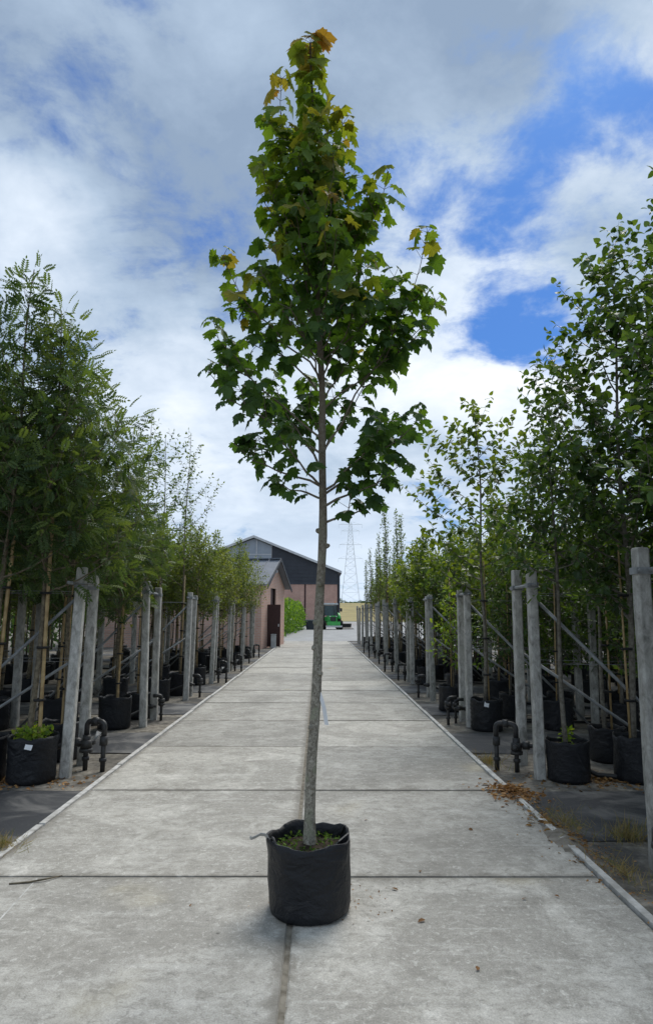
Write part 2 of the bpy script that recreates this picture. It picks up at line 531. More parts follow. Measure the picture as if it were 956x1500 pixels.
path = empty('path', (0, 0, 0))
struct(path)
XL, XR, XS = -2.03, 1.68, -.14
HWL, HWR = (XS - .013 - XL - .006) / 2, (XR - .006 - XS - .013) / 2
slab_left_me = MB().box(-HWL, HWL, -.994, .994, -.14, 0).mesh('slab', M['slab'], bevel=.006)
slab_right_me = MB().box(-HWR, HWR, -.994, .994, -.14, 0).mesh('slab', M['slab'], bevel=.006)
rs = random.Random(4)
for r_ in range(21):
    y = -.7 + 2.0 * r_ + 1.0 - 1.0
    for cxx, slab_me in ((XL + .006 + HWL, slab_left_me), (XR - .006 - HWR, slab_right_me)):
        s = obj('slab', slab_me, path, (cxx, y, rs.uniform(-.004, .002)), (R(rs.uniform(-.06, .06)), R(rs.uniform(-.06, .06)), R(rs.uniform(-.06, .06))))
M['jdirt'] = simple('joint_dirt', (.27, .245, .20), (.13, .115, .09), 18, .95, .1, world=True, bmp=.6)
obj('joint_fill', grid_mesh('joint_fill', [XS - .03, XS, XS + .03], list(np.arange(-1.6, 40.4, .12)), lambda x, y: -.010 + .007 * mnoise.noise((x * 9, y * 6, 1)), M['jdirt']), path)
# edge strips, one length per slab
strip_me = MB().box(-.024, .024, -.985, .985, -.10, .012).mesh('edge_strip', M['strip'], bevel=.002)
for r_ in range(20):
    y = .3 + 2.0 * r_
    obj('edge_strip', strip_me, path, (XL - .027 + rs.uniform(-.006, .006), y, rs.uniform(-.004, .003)), (0, 0, R(rs.uniform(-.25, .25))))
    obj('edge_strip', strip_me, path, (XR + .027 + rs.uniform(-.006, .006), y, rs.uniform(-.004, .003)), (0, 0, R(rs.uniform(-.25, .25))))

# rows of posts: depth of the first post of each pair
ROWY = [6.9 + 3.0 * q for q in range(-2, 12)]
for q, y in enumerate(ROWY):
    for s_, x0 in ((-1, XL - .056), (1, XR + .056)):
        if s_ < 0 and y > 29: continue
        xs = [x0 + s_ * d for d in (0.0, .25, .6, 1.2, 2.2, 3.5, 5, 7, 9, 11)]
        if s_ < 0: xs = xs[::-1]
        rr = random.Random(q * 7 + s_)
        ph = rr.uniform(0, 50)
        ya, yb = y + 1.12, y + 2.45
        ys = list(np.linspace(ya, yb, 8))
        hf = lambda x, yy, ph=ph: G + .006 + .014 * max(0.0, mnoise.noise((x * 1.1 + ph, yy * 1.8, ph)) + .15)
        struct(obj('ground_cover_sheet', grid_mesh('ground_cover_sheet', xs, ys, hf, M['membrane'])))

# ------------------------------------------------------------------ leaf templates (x across, y along, z normal)
def tmpl(kind):
    if kind == 'maple':
        half = [(0, 0), (.10, -.07), (.33, -.10), (.30, .06), (.52, .10), (.45, .23), (.64, .46), (.48, .47), (.46, .62), (.27, .53), (.31, .74), (.17, .80), (0, 1.0)]
        outl = half + [(-x, y) for x, y in half[-2:0:-1]]
        V = [(0, .30, .0)]
        for x, y in outl:
            rr = math.hypot(x, y - .3)
            V.append((x, y, .16 * abs(x) - .42 * rr * rr - (.06 if rr > .5 else 0)))
        n = len(outl)
        F = [(0, 1 + q, 1 + (q + 1) % n) for q in range(n)]
        return np.array(V), np.array(F)
    if kind == 'rowan':
        V, F = [], []
        def leaflet(x, y, dx, dy, ln, wd, z):
            i = len(V)
            px, py = -dy, dx
            V.extend([(x, y, z), (x + dx*ln*.5 + px*wd, y + dy*ln*.5 + py*wd, z + .012), (x + dx*ln, y + dy*ln, z - .05), (x + dx*ln*.5 - px*wd, y + dy*ln*.5 - py*wd, z + .012)])
            F.append((i, i+1, i+2, i+3))
        for q in range(6):
            y = .22 + .125 * q
            z = -.28 * y * y
            for sg in (-1, 1):
                leaflet(0, y, sg * .86, .5, .30 * (1 - .25 * abs(q - 2.5) / 2.5), .068, z)
        leaflet(0, .95, 0, 1, .26, .06, -.27)
        return np.array(V), np.array(F)
    if kind == 'oval':
        V = [(0, 0, 0), (.24, .3, .05), (.20, .68, .02), (0, 1, -.14), (-.20, .68, .02), (-.24, .3, .05), (0, .5, -.03)]
        F = [(0, 1, 6, 5), (1, 2, 3, 6), (6, 3, 4, 5)]
        return np.array(V), np.array(F)
    if kind == 'heart':
        V = [(0, 0, 0), (.32, -.06, .03), (.46, .25, .06), (.30, .66, .0), (0, 1, -.2), (-.30, .66, 0), (-.46, .25, .06), (-.32, -.06, .03), (0, .45, -.04)]
        F = [(0, 1, 2, 8), (8, 2, 3, 4), (8, 4, 5, 6), (0, 8, 6, 7)]
        return np.array(V), np.array(F)
    if kind == 'blade':
        V = [(-.02, 0, 0), (.02, 0, 0), (.014, .55, .06), (-.014, .55, .06), (0, 1, .25), (0, 1, .25)]
        F = [(0, 1, 2, 3), (3, 2, 4, 5)]
        return np.array(V), np.array(F)


TM = {q: tmpl(q) for q in ('maple', 'rowan', 'oval', 'heart', 'blade')}


def norm(a): return a / np.maximum(np.linalg.norm(a, axis=-1, keepdims=True), 1e-9)


def leaf_frames(A, N):
    A = norm(A)
    X = norm(np.cross(A, N))
    return X, A, np.cross(X, A)


def leaves_mesh(name, kind, P, A, N, size, tint, mat):
    T, F = TM[kind]
    P, A, N = (np.asarray(q, dtype=float) for q in (P, A, N))
    X, A, N = leaf_frames(A, N)
    size = np.asarray(size)[:, None, None]
    V = P[:, None, :] + size * (T[None, :, 0:1] * X[:, None] + T[None, :, 1:2] * A[:, None] + T[None, :, 2:3] * N[:, None])
    n, mm = len(P), len(T)
    FF = F[None] + (np.arange(n) * mm)[:, None, None]
    return mesh_arr(name, V.reshape(-1, 3), FF.reshape(-1, F.shape[1]), mat, False, np.repeat(np.asarray(tint), mm))


# ------------------------------------------------------------------ generic nursery tree
def gen_tree(name, seed, H, clear, nb, L, e0, e1, kind, ls, dens, mat, bark, tw=5.0, twl=.4, droop=.35, tr=.026, prof=None, base_tint=.5, up=.55, lean=.03, nspread=.45):
    """returns (trunk mesh, crown mesh); z = 0 at the ground, pot soil at .34"""
    rg = np.random.default_rng(seed)
    rd = random.Random(seed)
    prof = prof or (lambda u: (.55 + .45 * math.sin(PI * min(1, u * 1.15 + .12))) * (1 - .72 * u ** 1.6))
    ph = rd.uniform(0, 9)
    def tp(t):
        return Vector((lean * math.sin(t * 3 + ph) + .02 * math.sin(t * 11 + ph), lean * math.cos(t * 2.6 + ph) + .015 * math.sin(t * 9 + 2 * ph), .30 + (H - .30) * t))
    mb = MB()
    ts = [q / 14 for q in range(15)]
    mb.tube([tp(t) for t in ts], [tr * (1 - .84 * t) for t in ts], 7)
    P, A, N, SZ, TT = [], [], [], [], []
    up3 = np.array((0, 0, 1.0))

    def leaf_run(pts, s0, spacing, tipness):
        """leaves along a polyline"""
        seg = [(pts[i+1] - pts[i]).length for i in range(len(pts)-1)]
        tot = sum(seg)
        s = tot * s0
        side = rd.random() * 6.28
        while s < tot:
            q, a = 0, s
            while q < len(seg) - 1 and a > seg[q]:
                a -= seg[q]; q += 1
            p = pts[q].lerp(pts[q+1], min(1, a / max(seg[q], 1e-6)))
            d = (pts[q+1] - pts[q]).normalized()
            side += 2.4 + rd.uniform(-.5, .5)
            o = d.orthogonal().normalized()
            o = Matrix.Rotation(side, 3, d) @ o
            ax = o * .9 + d * rd.uniform(.25, .7) + Vector((0, 0, -droop * rd.uniform(.4, 1.5)))
            nn = Vector((rd.gauss(0, nspread), rd.gauss(0, nspread), 1)) + d * .15
            P.append(p + ax.normalized() * ls * .12); A.append(ax); N.append(nn)
            SZ.append(ls * rd.uniform(.65, 1.2) * (1 - .25 * (s / tot) * tipness))
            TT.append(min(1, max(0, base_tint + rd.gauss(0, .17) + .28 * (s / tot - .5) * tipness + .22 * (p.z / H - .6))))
            s += spacing * rd.uniform(.6, 1.4)
        P.append(pts[-1]); A.append((pts[-1] - pts[-2]).normalized() + Vector((0, 0, .1))); N.append(Vector((rd.gauss(0, .6), rd.gauss(0, .6), .8)))
        SZ.append(ls * .8); TT.append(min(1, base_tint + .35))

    sp = 1.0 / dens
    leaf_run([tp(.72 + .28 * q / 6) for q in range(7)], 0, sp * 1.1, 1)
    for i in range(nb):
        u = (i + rd.uniform(.1, .9)) / nb
        t = clear + (.97 - clear) * u
        p0 = tp(t)
        az = i * 2.399 + rd.uniform(-.5, .5)
        ln = L * prof(u) * rd.uniform(.72, 1.18)
        a0, a1 = e0 + rd.uniform(-.15, .15) + .35 * u, e1 + rd.uniform(-.2, .2) + .1 * u
        pts = [p0]
        ns = 6
        for q in range(ns):
            e = a0 + (a1 - a0) * (q / (ns - 1)) ** .8
            az += rd.uniform(-.12, .12)
            pts.append(pts[-1] + Vector((math.cos(az) * math.cos(e), math.sin(az) * math.cos(e), math.sin(e))) * ln / ns)
        r0 = tr * (1 - .84 * t) * .55
        mb.tube(pts, [r0 * (1 - .8 * q / ns) for q in range(ns + 1)], 4, False)
        leaf_run(pts, .12, sp, 1)
        for j in range(max(1, int(round(ln * tw)))):
            s = rd.uniform(.15, .92)
            q = min(ns - 1, int(s * ns))
            pb = pts[q].lerp(pts[q + 1], s * ns - q)
            d = (pts[q+1] - pts[q]).normalized()
            o = (Matrix.Rotation(rd.uniform(0, 6.28), 3, d) @ d.orthogonal().normalized())
            dd = (d * rd.uniform(.3, .8) + o * .8 + Vector((0, 0, up * rd.uniform(0, 1)))).normalized()
            l2 = twl * ln * rd.uniform(.45, 1.1) * (1 - .5 * s) + .06
            tpts = [pb, pb + dd * l2 * .5 + Vector((0, 0, .01)), pb + dd * l2 + Vector((0, 0, .05 * l2 * (1 if up > .3 else -2)))]
            mb.tube(tpts, [r0 * .35, r0 * .25, r0 * .12], 3, False)
            leaf_run(tpts, .05, sp, .8)
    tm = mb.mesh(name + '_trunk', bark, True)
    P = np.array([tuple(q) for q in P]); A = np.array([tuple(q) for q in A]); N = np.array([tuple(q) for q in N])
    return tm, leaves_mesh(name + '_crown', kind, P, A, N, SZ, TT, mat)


# pots --------------------------------------------------------------
def pot_meshes(name, seed, r, h, ribs=False):
    rd = random.Random(seed)
    o = (rd.uniform(0, 99), rd.uniform(0, 99))
    prof = [(r*.90, 0.0), (r*.985, .012), (r*1.01, h*.10), (r, h*.25), (r*1.0, h*.42), (r*.995, h*.6), (r*1.0, h*.78), (r*1.02, h*.92), (r*1.02, h), (r*.985, h*1.0), (r*.96, h*.93), (r*.94, h*.80)]
    if ribs:
        base = prof
        prof = [base[0], base[1]] + [(r * (1.0 + (.03 if q % 2 else -.02)), h * (.06 + .86 * q / 13)) for q in range(14)] + base[8:]
    def jit(j, a, rr, z):
        x, y = math.cos(a), math.sin(a)
        n = mnoise.noise((x * 1.4 + o[0], y * 1.4 + o[1], z * 3)) * .055 + mnoise.noise((x * 4 + o[0], y * 4, z * 9 + o[1])) * .03 + abs(mnoise.noise((x * 2.5 + z * 5, y * 2.5 + o[1], z * 7))) * .03 * (1 - z / h)
        top = max(0, (z / h - .72) / .28)
        dz = top * (mnoise.noise((x * 2.2 + o[1], y * 2.2 + o[0], 3)) * .034 * h / .4) * (1 if z > h * .8 else .4)
        return rr * (1 + n * (1 + .6 * top)), dz
    mb = MB().lathe(prof, 36, jit)
    pm = mb.mesh(name, M['bag'], True)
    sm = MB()
    sm.lathe([(r*.955, h*.82), (r*.7, h*.85), (r*.4, h*.87), (r*.15, h*.885), (.001, h*.88)], 20, lambda j, a, rr, z: (rr, mnoise.noise((rr*9*math.cos(a), rr*9*math.sin(a), o[0])) * .02))
    return pm, sm.mesh(name + '_soil', M['soil'], True)


POTS = [pot_meshes('bag_pot', q, .205, .40, q == 2) for q in range(4)]
cane_me = MB().tube([(0, 0, .25), (.004, 0, 1.2), (0, .003, 2.35)], [.012, .011, .009], 7).mesh('cane', M['bamboo'], True)
bigcane_me = MB()
zs = np.linspace(.25, 2.55, 27)
bigcane_me.tube([(0, 0, z) for z in zs], [.0185 if i % 4 else .021 for i in range(27)], 8)
bigcane_me = bigcane_me.mesh('bamboo_cane', M['bamboo'], True)
tie_me = MB().lathe([(.040, -.012), (.046, -.012), (.046, .012), (.040, .012)], 12).mesh('tie', M['tie'], True)
tag_me = MB().box(-.022, .022, -.001, .001, -.10, 0).mesh('plant_tag', M['tag'])

# ------------------------------------------------------------------ tree kinds
up_prof = lambda u: (.75 + .25 * math.sin(PI * u)) * (1 - .70 * u ** 1.3)
col_prof = lambda u: (.9) * (1 - .55 * u)
KINDS = {}
def kind(key, n, **kw):
    out = []
    for q in range(n):
        a = dict(kw)
        hh = a.pop('H') * (1 + .06 * (q - (n - 1) / 2))
        out.append(gen_tree(key, 100 * (len(KINDS) + 1) + q, hh, **a))
    KINDS[key] = out

kind('rowan', 4, H=4.9, clear=.33, nb=40, L=1.30, e0=.36, e1=.85, nspread=1.0, kind='rowan', ls=.205, dens=12.5, mat=M['rowan_leaf'], bark=M['bark'], tw=6, twl=.42, droop=.35, tr=.032, base_tint=.42)
kind('whip', 3, H=5.3, clear=.36, nb=17, L=1.35, e0=.45, e1=1.1, kind='oval', ls=.085, dens=26, mat=M['rowan_leaf'], bark=M['bark'], tw=4, twl=.3, droop=.25, tr=.024, prof=up_prof, base_tint=.5)
kind('bushy', 4, H=3.75, clear=.36, nb=42, L=1.15, e0=.4, e1=.95, kind='oval', ls=.09, dens=25, mat=M['fine_leaf'], bark=M['bark'], tw=7, twl=.45, droop=.2, tr=.024, base_tint=.55)
kind('lime', 2, H=4.85, clear=.36, nb=30, L=1.55, e0=.34, e1=.80, kind='heart', ls=.10, dens=23, mat=M['lime_leaf'], bark=M['bark_grey'], tw=2.6, twl=.3, droop=.6, tr=.030, prof=up_prof, base_tint=.45)
kind('hornbeam', 4, H=3.3, clear=.13, nb=58, L=1.05, e0=.3, e1=.75, kind='oval', ls=.105, dens=22, mat=M['dark_leaf'], bark=M['bark_grey'], tw=6.5, twl=.45, droop=.35, tr=.026, base_tint=.5)
kind('standard', 3, H=3.8, clear=.45, nb=36, L=.88, e0=.25, e1=.75, kind='oval', ls=.105, dens=22, mat=M['dark_leaf'], bark=M['bark_grey'], tw=6.5, twl=.45, droop=.4, tr=.026, base_tint=.5)
kind('pear', 3, H=5.9, clear=.23, nb=58, L=1.75, e0=.35, e1=.85, kind='heart', ls=.09, dens=27, mat=M['dark_leaf'], bark=M['bark_grey'], tw=4.2, twl=.36, droop=.5, tr=.034, prof=up_prof, base_tint=.40)
kind('columnar', 2, H=4.5, clear=.30, nb=30, L=.75, e0=1.0, e1=1.45, kind='oval', ls=.095, dens=18, mat=M['lime_leaf'], bark=M['bark'], tw=5, twl=.3, droop=.2, tr=.026, prof=col_prof, base_tint=.4)
kind('broadleaf', 3, H=3.4, clear=.30, nb=40, L=1.1, e0=.4, e1=.95, kind='heart', ls=.09, dens=20, mat=M['lime_leaf'], bark=M['bark'], tw=6, twl=.42, droop=.4, tr=.026, base_tint=.6)
kind('bright', 1, H=2.0, clear=.22, nb=26, L=.50, e0=.4, e1=.9, kind='oval', ls=.10, dens=19, mat=M['bright_leaf'], bark=M['bark'], tw=7, twl=.5, droop=.4, tr=.014, base_tint=.5)

INFO = {'rowan': ('rowan_tree', 'feathery green rowan'), 'whip': ('whitebeam_tree', 'thin upright whip tree'), 'bushy': ('birch_tree', 'bushy small-leaved tree'),
        'lime': ('lime_tree', 'open branched lime tree'), 'hornbeam': ('hornbeam_tree', 'dark leafy hornbeam'), 'standard': ('hornbeam_tree', 'clear-stemmed dark hornbeam'), 'pear': ('pear_tree', 'tall dark pear tree'),
        'columnar': ('columnar_tree', 'narrow upright tree'), 'broadleaf': ('young_tree', 'round crowned green tree'), 'bright': ('sapling', 'yellow-green sapling')}

trng = random.Random(11)
def place(key, x, y, label, group, var=None, rz=None, sc=None, lean=None, bigcane=False, pot=None, cane=True, canedir=None):
    var = trng.randrange(len(KINDS[key])) if var is None else var
    tm, cm = KINDS[key][var]
    sc = trng.uniform(.93, 1.06) if sc is None else sc
    e = empty(INFO[key][0], (x, y, G), trng.uniform(0, 6.28) if rz is None else rz, sc)
    tag(e, label, 'tree', group)
    pm, sm = POTS[trng.randrange(4) if pot is None else pot]
    ps = trng.uniform(.92, 1.08)
    prz = trng.uniform(0, 6.28)
    p = obj('pot', pm, e, (0, 0, 0), (0, 0, prz), (ps / sc,) * 3)
    obj('soil', sm, p)
    lx, ly = lean if lean else (trng.uniform(-.018, .018), trng.uniform(-.018, .018))
    obj('trunk', tm, e, (0, 0, 0), (ly, lx, 0))
    obj('crown', cm, e, (0, 0, 0), (ly, lx, 0))
    if cane:
        a = trng.uniform(0, 6.28) if canedir is None else canedir
        c_ = obj('bamboo_cane', bigcane_me if bigcane else cane_me, e, (.055 * math.cos(a), .055 * math.sin(a), 0), (ly, lx, 0))
        for hz in (.75, 1.25, 1.78):
            obj('tie', tie_me, c_, (-.02 * math.cos(a), -.02 * math.sin(a), hz), (0, 0, 0), (1.2, 1.2, 1))
    return e


def left_kind(q, i):
    if q <= 1: return 'rowan'
    if q == 2: return 'bushy' if i < 3 else 'rowan'
    if q == 3: return 'bushy'
    return 'bushy'


def right_kind(q, i):
    if q <= 4 and q != 1 and i < 1: return 'standard' if q < 3 else 'broadleaf'
    if q <= 0: return ('hornbeam', 'pear')[i % 2]
    if q == 1: return 'hornbeam'
    if q == 2: return ('hornbeam', 'broadleaf')[i % 2]
    if q <= 4: return ('broadleaf', 'hornbeam', 'bushy')[i % 3]
    return ('columnar', 'bushy', 'broadleaf')[i % 3]


SIDE = {-1: "on the hut's side", 1: 'across from the hut'}
def rows():
    for s_ in (-1, 1):
        for q in range(-1, 11):
            if s_ < 0 and (q > 6 or q < 0): continue
            for sub in (0, 1):
                y = 6.9 + 3.0 * q + (-.18 if sub == 0 else .78)
                n = 3 if q == -1 else 4 if q == 0 else 5 if q == 1 else 7 if q < 6 else 4
                if s_ < 0 and q >= 2: n = 8
                for i in range(n):
                    yield s_, q, sub, i, y


def fixed(s_, q, sub, i):
    """trees whose own place, kind and lean the photograph shows"""
    return FIX.get((s_, q, sub, i))


FIX = {
    (-1, 0, 0, 0): dict(key='rowan', x=-2.74, y=6.75, lean=(-.005, .0), bigcane=True, var=1, sc=1.0, rz=0.0, canedir=.3, pot=0),
    (-1, 0, 0, 1): dict(key='rowan', x=-3.22, y=6.75, lean=(.04, .0), bigcane=True, var=2, sc=1.03, rz=0.0, canedir=.3),
    (-1, 0, 1, 0): dict(key='rowan', x=-2.85, y=7.75, lean=(.01, 0), bigcane=True, var=0, sc=1.0, rz=0.0),
    (1, 0, 0, 0): dict(key='standard', x=2.42, y=6.80, lean=(0, 0), var=1, sc=1.0, cane=False, pot=0),
    (1, 0, 0, 1): dict(key='pear', x=3.10, y=6.80, lean=(.0, 0), var=0, sc=1.0, pot=1),
    (1, 0, 1, 0): dict(key='standard', x=3.18, y=7.68, lean=(.02, 0), var=0, sc=1.0, pot=3),
    (1, 0, 1, 1): dict(key='hornbeam', x=3.85, y=7.68, var=1, sc=1.1),
    (1, 0, 0, 2): dict(key='pear', x=3.95, y=6.8, var=1, sc=1.05),
    (1, -1, 1, 0): dict(key='pear', x=3.35, y=4.75, var=2, sc=.95),
    (1, 1, 0, 0): dict(key='lime', x=2.34, y=9.68, lean=(.01, 0), var=0, sc=1.0, pot=2),
    (1, 1, 0, 1): dict(key='lime', x=3.35, y=9.75, var=1, sc=.86, pot=2),
    (1, 1, 1, 0): dict(key='hornbeam', x=3.0, y=10.7, var=3, sc=.9, pot=2),
    (1, 2, 0, 0): dict(key='bright', x=2.22, y=11.55, var=0, sc=1.0),
    (-1, 1, 1, 0): dict(key='whip', x=-2.75, y=10.7, var=2, sc=.86),
    (-1, 2, 0, 0): dict(key='whip', x=-2.95, y=12.75, var=0, sc=1.0),
    (-1, 2, 1, 0): dict(key='whip', x=-2.75, y=13.7, var=1, sc=1.0),
    (1, 6, 0, 0): dict(key='columnar', x=2.5, y=24.7, var=1, sc=1.24),
}
# ------------------------------------------------------------------ posts with braces, brackets and wires
PH = 2.0
def post_mesh(seed):
    rd = random.Random(seed)
    mb = MB()
    h = .048
    lv = [0, .25, .55, .9, 1.25, 1.6, 1.9, PH - .008, PH]
    c = .013
    for z in lv:
        k_ = h * (1.06 - .10 * z / PH) + (rd.uniform(-.0022, .0022) if 0 < z < 1.95 else 0) - (.006 if z == PH else 0)
        ox, oy = rd.uniform(-.002, .002), rd.uniform(-.002, .002)
        for x, y in ((k_-c, -k_), (k_, -k_+c), (k_, k_-c), (k_-c, k_), (-k_+c, k_), (-k_, k_-c), (-k_, -k_+c), (-k_+c, -k_)):
            mb.v.append((x + ox, y + oy, z))
    for j in range(len(lv) - 1):
        for q in range(8):
            a, b2 = j*8+q, j*8+(q+1) % 8
            mb.f.append((a, b2, b2+8, a+8))
    mb.f.append(tuple(range((len(lv)-1)*8, len(lv)*8)))
    mb.f.append(tuple(reversed(range(8))))
    return mb.mesh('shaft', M['post'])


POSTM = [post_mesh(q) for q in range(4)]
bk = MB()
for x0, x1, y0, y1 in ((-.054, .054, -.056, -.050), (-.054, .054, .050, .056), (-.056, -.050, -.050, .050), (.050, .056, -.050, .050)):
    bk.box(x0, x1, y0, y1, 1.86, 1.905)
bk.tube([(-.04, -.056, 1.882), (-.04, -.08, 1.882)], .012, 6)
bk.tube([(.04, -.056, 1.882), (.04, -.07, 1.882)], .009, 6)
bracket_me = bk.mesh('bracket', M['steel'])
rod_me = MB().tube([(0, -.16, 1.882), (0, .76, 1.882)], .017, 8).mesh('tie_rod', M['steel'], True)
brace_me = MB().tube([(.05, 0, 1.72), (1.72, 0, .03)], .017, 8).mesh('brace', M['steel'], True)
brace2_me = MB().tube([(.05, 0, 1.16), (1.72, 0, .04)], .016, 8).mesh('brace', M['steel'], True)
def wires():
    mb = MB()
    for z, dy in ((1.80, .03), (1.10, -.02)):
        mb.tube([(.06 + 9.0 * q / 8, dy, z - .03 * math.sin(PI * q / 8)) for q in range(9)], .0028, 4)
    return mb.mesh('wire', M['wire'], True)
wire_me = wires()
prng = random.Random(5)
for s_ in (-1, 1):
    for q in range(-1, 11):
        if s_ < 0 and (q > 6 or q < 0): continue
        for sub in (0, 1):
            x = -2.485 if s_ < 0 else 2.16
            y = 6.9 + 3.0 * q + .58 * sub + prng.uniform(-.04, .04)
            e = empty('concrete_post', (x + prng.uniform(-.03, .03), y, G))
            word = ('nearer', 'farther')[sub]
            tag(e, f'grey concrete post by path, {("front", "back")[sub]} of {ORD[q + (1 if s_ > 0 else 0)]} pair {SIDE[s_]}', 'post', 'concrete end posts along the path')
            lean = (R(prng.uniform(-1.1, 1.1)), R(prng.uniform(-1.1, 1.1) + (.5 if s_ < 0 else .35)))
            if s_ > 0: e.rotation_euler = (lean[0], lean[1] - R(.7), 0)
            else: e.rotation_euler = (lean[0], lean[1], PI)
            if s_ < 0: e.rotation_euler = (lean[0], -lean[1] + R(.2), PI)
            obj('shaft', POSTM[prng.randrange(4)], e, (0, 0, 0), (0, 0, prng.randrange(4) * PI / 2), (1, 1, prng.uniform(.97, 1.04)))
            obj('bracket', bracket_me, e, (0, 0, prng.uniform(-.03, .01)))
            if sub == 0 and s_ > 0: obj('tie_rod', rod_me, e, (0, 0, .001))
            if sub == 1 and s_ < 0: obj('tie_rod', rod_me, e, (0, 0, .001))
            obj('brace', brace_me if sub == 0 else brace2_me, e)
            obj('wire', wire_me, e)
            if q <= 5 and q >= 0:
                e2 = empty('concrete_post', (x + s_ * 1.80, y, G))
                tag(e2, f'inner concrete post at brace foot, {("front", "back")[sub]} of {ORD[q + (1 if s_ > 0 else 0)]} pair {SIDE[s_]}', 'post', 'concrete posts within the rows')
                e2.rotation_euler = (R(prng.uniform(-1, 1)), R(prng.uniform(-1, 1)), 0)
                obj('shaft', POSTM[prng.randrange(4)], e2)
                obj('bracket', bracket_me, e2)

for s_, q, sub, i, y in rows():
    f = fixed(s_, q, sub, i)
    key = left_kind(q, i + sub) if s_ < 0 else right_kind(q, i)
    x = s_ * (2.75 if s_ < 0 else 2.5) + s_ * (.88 * i + (.3 if sub else 0)) + trng.uniform(-.12, .12)
    yy = y + trng.uniform(-.1, .1)
    kw = {}
    if f:
        kw = dict(f)
        key, x, yy = kw.pop('key'), kw.pop('x'), kw.pop('y')
    else:
        if s_ < 0: kw['bigcane'] = q < 2
        if s_ < 0 and q == 1: kw['sc'] = trng.uniform(.80, .90)
        if abs(x) < 3.0: kw['lean'] = (s_ * .02, 0)
    nm = INFO[key][1]
    rowi = 2 * (q + (1 if s_ > 0 else 0)) + sub
    lab = f'{nm}, {ORD[i]} pot from path, {ORD[rowi]} row {SIDE[s_]}'
    grp = f'potted trees in the rows {SIDE[s_]}'
    e = place(key, x, yy, lab, grp, **kw)

# ------------------------------------------------------------------ the maple in the middle of the path
TRUNK = [(-.050, .31), (-.046, .45), (-.032, .80), (-.015, 1.175), (-.002, 1.45), (.009, 1.742), (.016, 2.05), (.018, 2.376), (.010, 2.8), (-.006, 3.172), (-.030, 3.835), (-.056, 4.532), (-.073, 5.20)]
MX, MY = -.040, 3.84
maple = empty('maple_tree', (MX, MY, 0))
tag(maple, 'tall slim young maple with green crown in black bag pot on concrete path', 'tree')


def tpos(z):
    for (x0, z0), (x1, z1) in zip(TRUNK, TRUNK[1:]):
        if z <= z1:
            t = (z - z0) / (z1 - z0)
            return Vector((x0 + (x1 - x0) * t - MX, 0, z))
    return Vector((TRUNK[-1][0] - MX, 0, z))


def trad(z): return .0315 * (1 - .16 * min(1, z / 1.6)) * (1 - .80 * max(0, (z - 1.6) / 3.7)) + (.010 * max(0, (.48 - z) / .17))


BR = [(3.93, -0.27, 0.0, 4.93), (3.7, 0.13, 0.0, 4.62), (3.39, 0.43, -0.05, 4.27), (3.52, -0.42, 0.0, 4.34), (2.58, 0.67, 0.05, 3.92), (2.92, -0.59, -0.05, 3.69), (3.26, -0.28, -0.3, 3.61), (2.75, 0.73, 0.15, 3.51), (2.66, -0.67, 0.1, 3.34), (2.58, -0.66, -0.1, 2.94), (2.38, -0.51, 0.1, 2.56), (2.32, -0.23, 0.0, 2.29), (2.17, 0.3, -0.05, 2.18), (2.34, 0.59, 0.0, 2.75), (2.27, 0.47, -0.1, 2.4), (3.39, 0.04, -0.4, 3.84), (3.09, 0.18, -0.45, 3.37), (2.92, -0.14, -0.5, 3.15), (2.58, -0.09, 0.55, 3.11), (2.58, 0.33, 0.5, 3.29), (2.5, -0.31, 0.4, 3.06), (2.34, 0.33, -0.35, 2.56), (3.3, 0.0, 0.4, 4.17), (3.61, -0.14, 0.3, 4.46), (2.92, 0.14, 0.45, 3.61), (2.38, -0.25, -0.3, 2.58), (4.06, -0.07, -0.2, 4.47), (3.84, 0.04, 0.2, 4.49)]
SIL = [(2.10, .05, .30), (2.17, .05, .34), (2.25, -.27, .36), (2.38, -.41, .50), (2.50, -.47, .53), (2.66, -.52, .63), (2.83, -.58, .63), (3.0, -.71, .66), (3.26, -.70, .74), (3.48, -.67, .75), (3.70, -.65, .73), (3.95, -.37, .74), (4.0, -.36, .48), (4.23, -.36, .47), (4.39, -.43, .25), (4.63, -.37, .21), (4.87, -.36, .08), (5.07, -.23, .08), (5.3, -.14, .05)]
mr = random.Random(21)
for q in range(24):                                               # further shoots that fill the middle
    z0 = 2.78 + 1.25 * (q + mr.random()) / 24
    az = q * 2.4 + .6
    zt = z0 + mr.uniform(.35, .70)
    rad = (.52 if zt < 3.85 else .36 if zt < 4.35 else .22) * (.55 + .45 * ((q * 7) % 10) / 9)
    BR.append((z0, math.cos(az) * rad + (.02 if zt < 4.2 else -.06), math.sin(az) * rad * .9, zt))
mtr = MB()
zs = [.29, .33, .40, .50] + list(np.arange(.65, 5.2, .15)) + [5.2]
mtr.tube([tpos(z) + Vector((.004 * math.sin(z * 7), .004 * math.cos(z * 5), 0)) for z in zs], [trad(z) * (1 + .03 * math.sin(z * 13) + (.05 if abs((z % .62) - .1) < .06 else 0)) for z in zs], 12)
for zk, az, ln_ in ((.62, -1.2, .010), (.93, -2.3, .009), (1.22, -.6, .011), (1.50, 3.6, .010), (1.71, -1.7, .012), (1.93, -.3, .022), (2.02, 3.3, .014), (1.36, -2.9, .008)):
    pk = tpos(zk); rk = trad(zk)
    dk = Vector((math.cos(az), math.sin(az), .25))
    mtr.tube([pk + dk * rk * .6, pk + dk * (rk + ln_ * .5), pk + dk * (rk + ln_)], [.019, .014, .007], 7)
LV = []                                                            # (pos, axis, normal, size, tint)


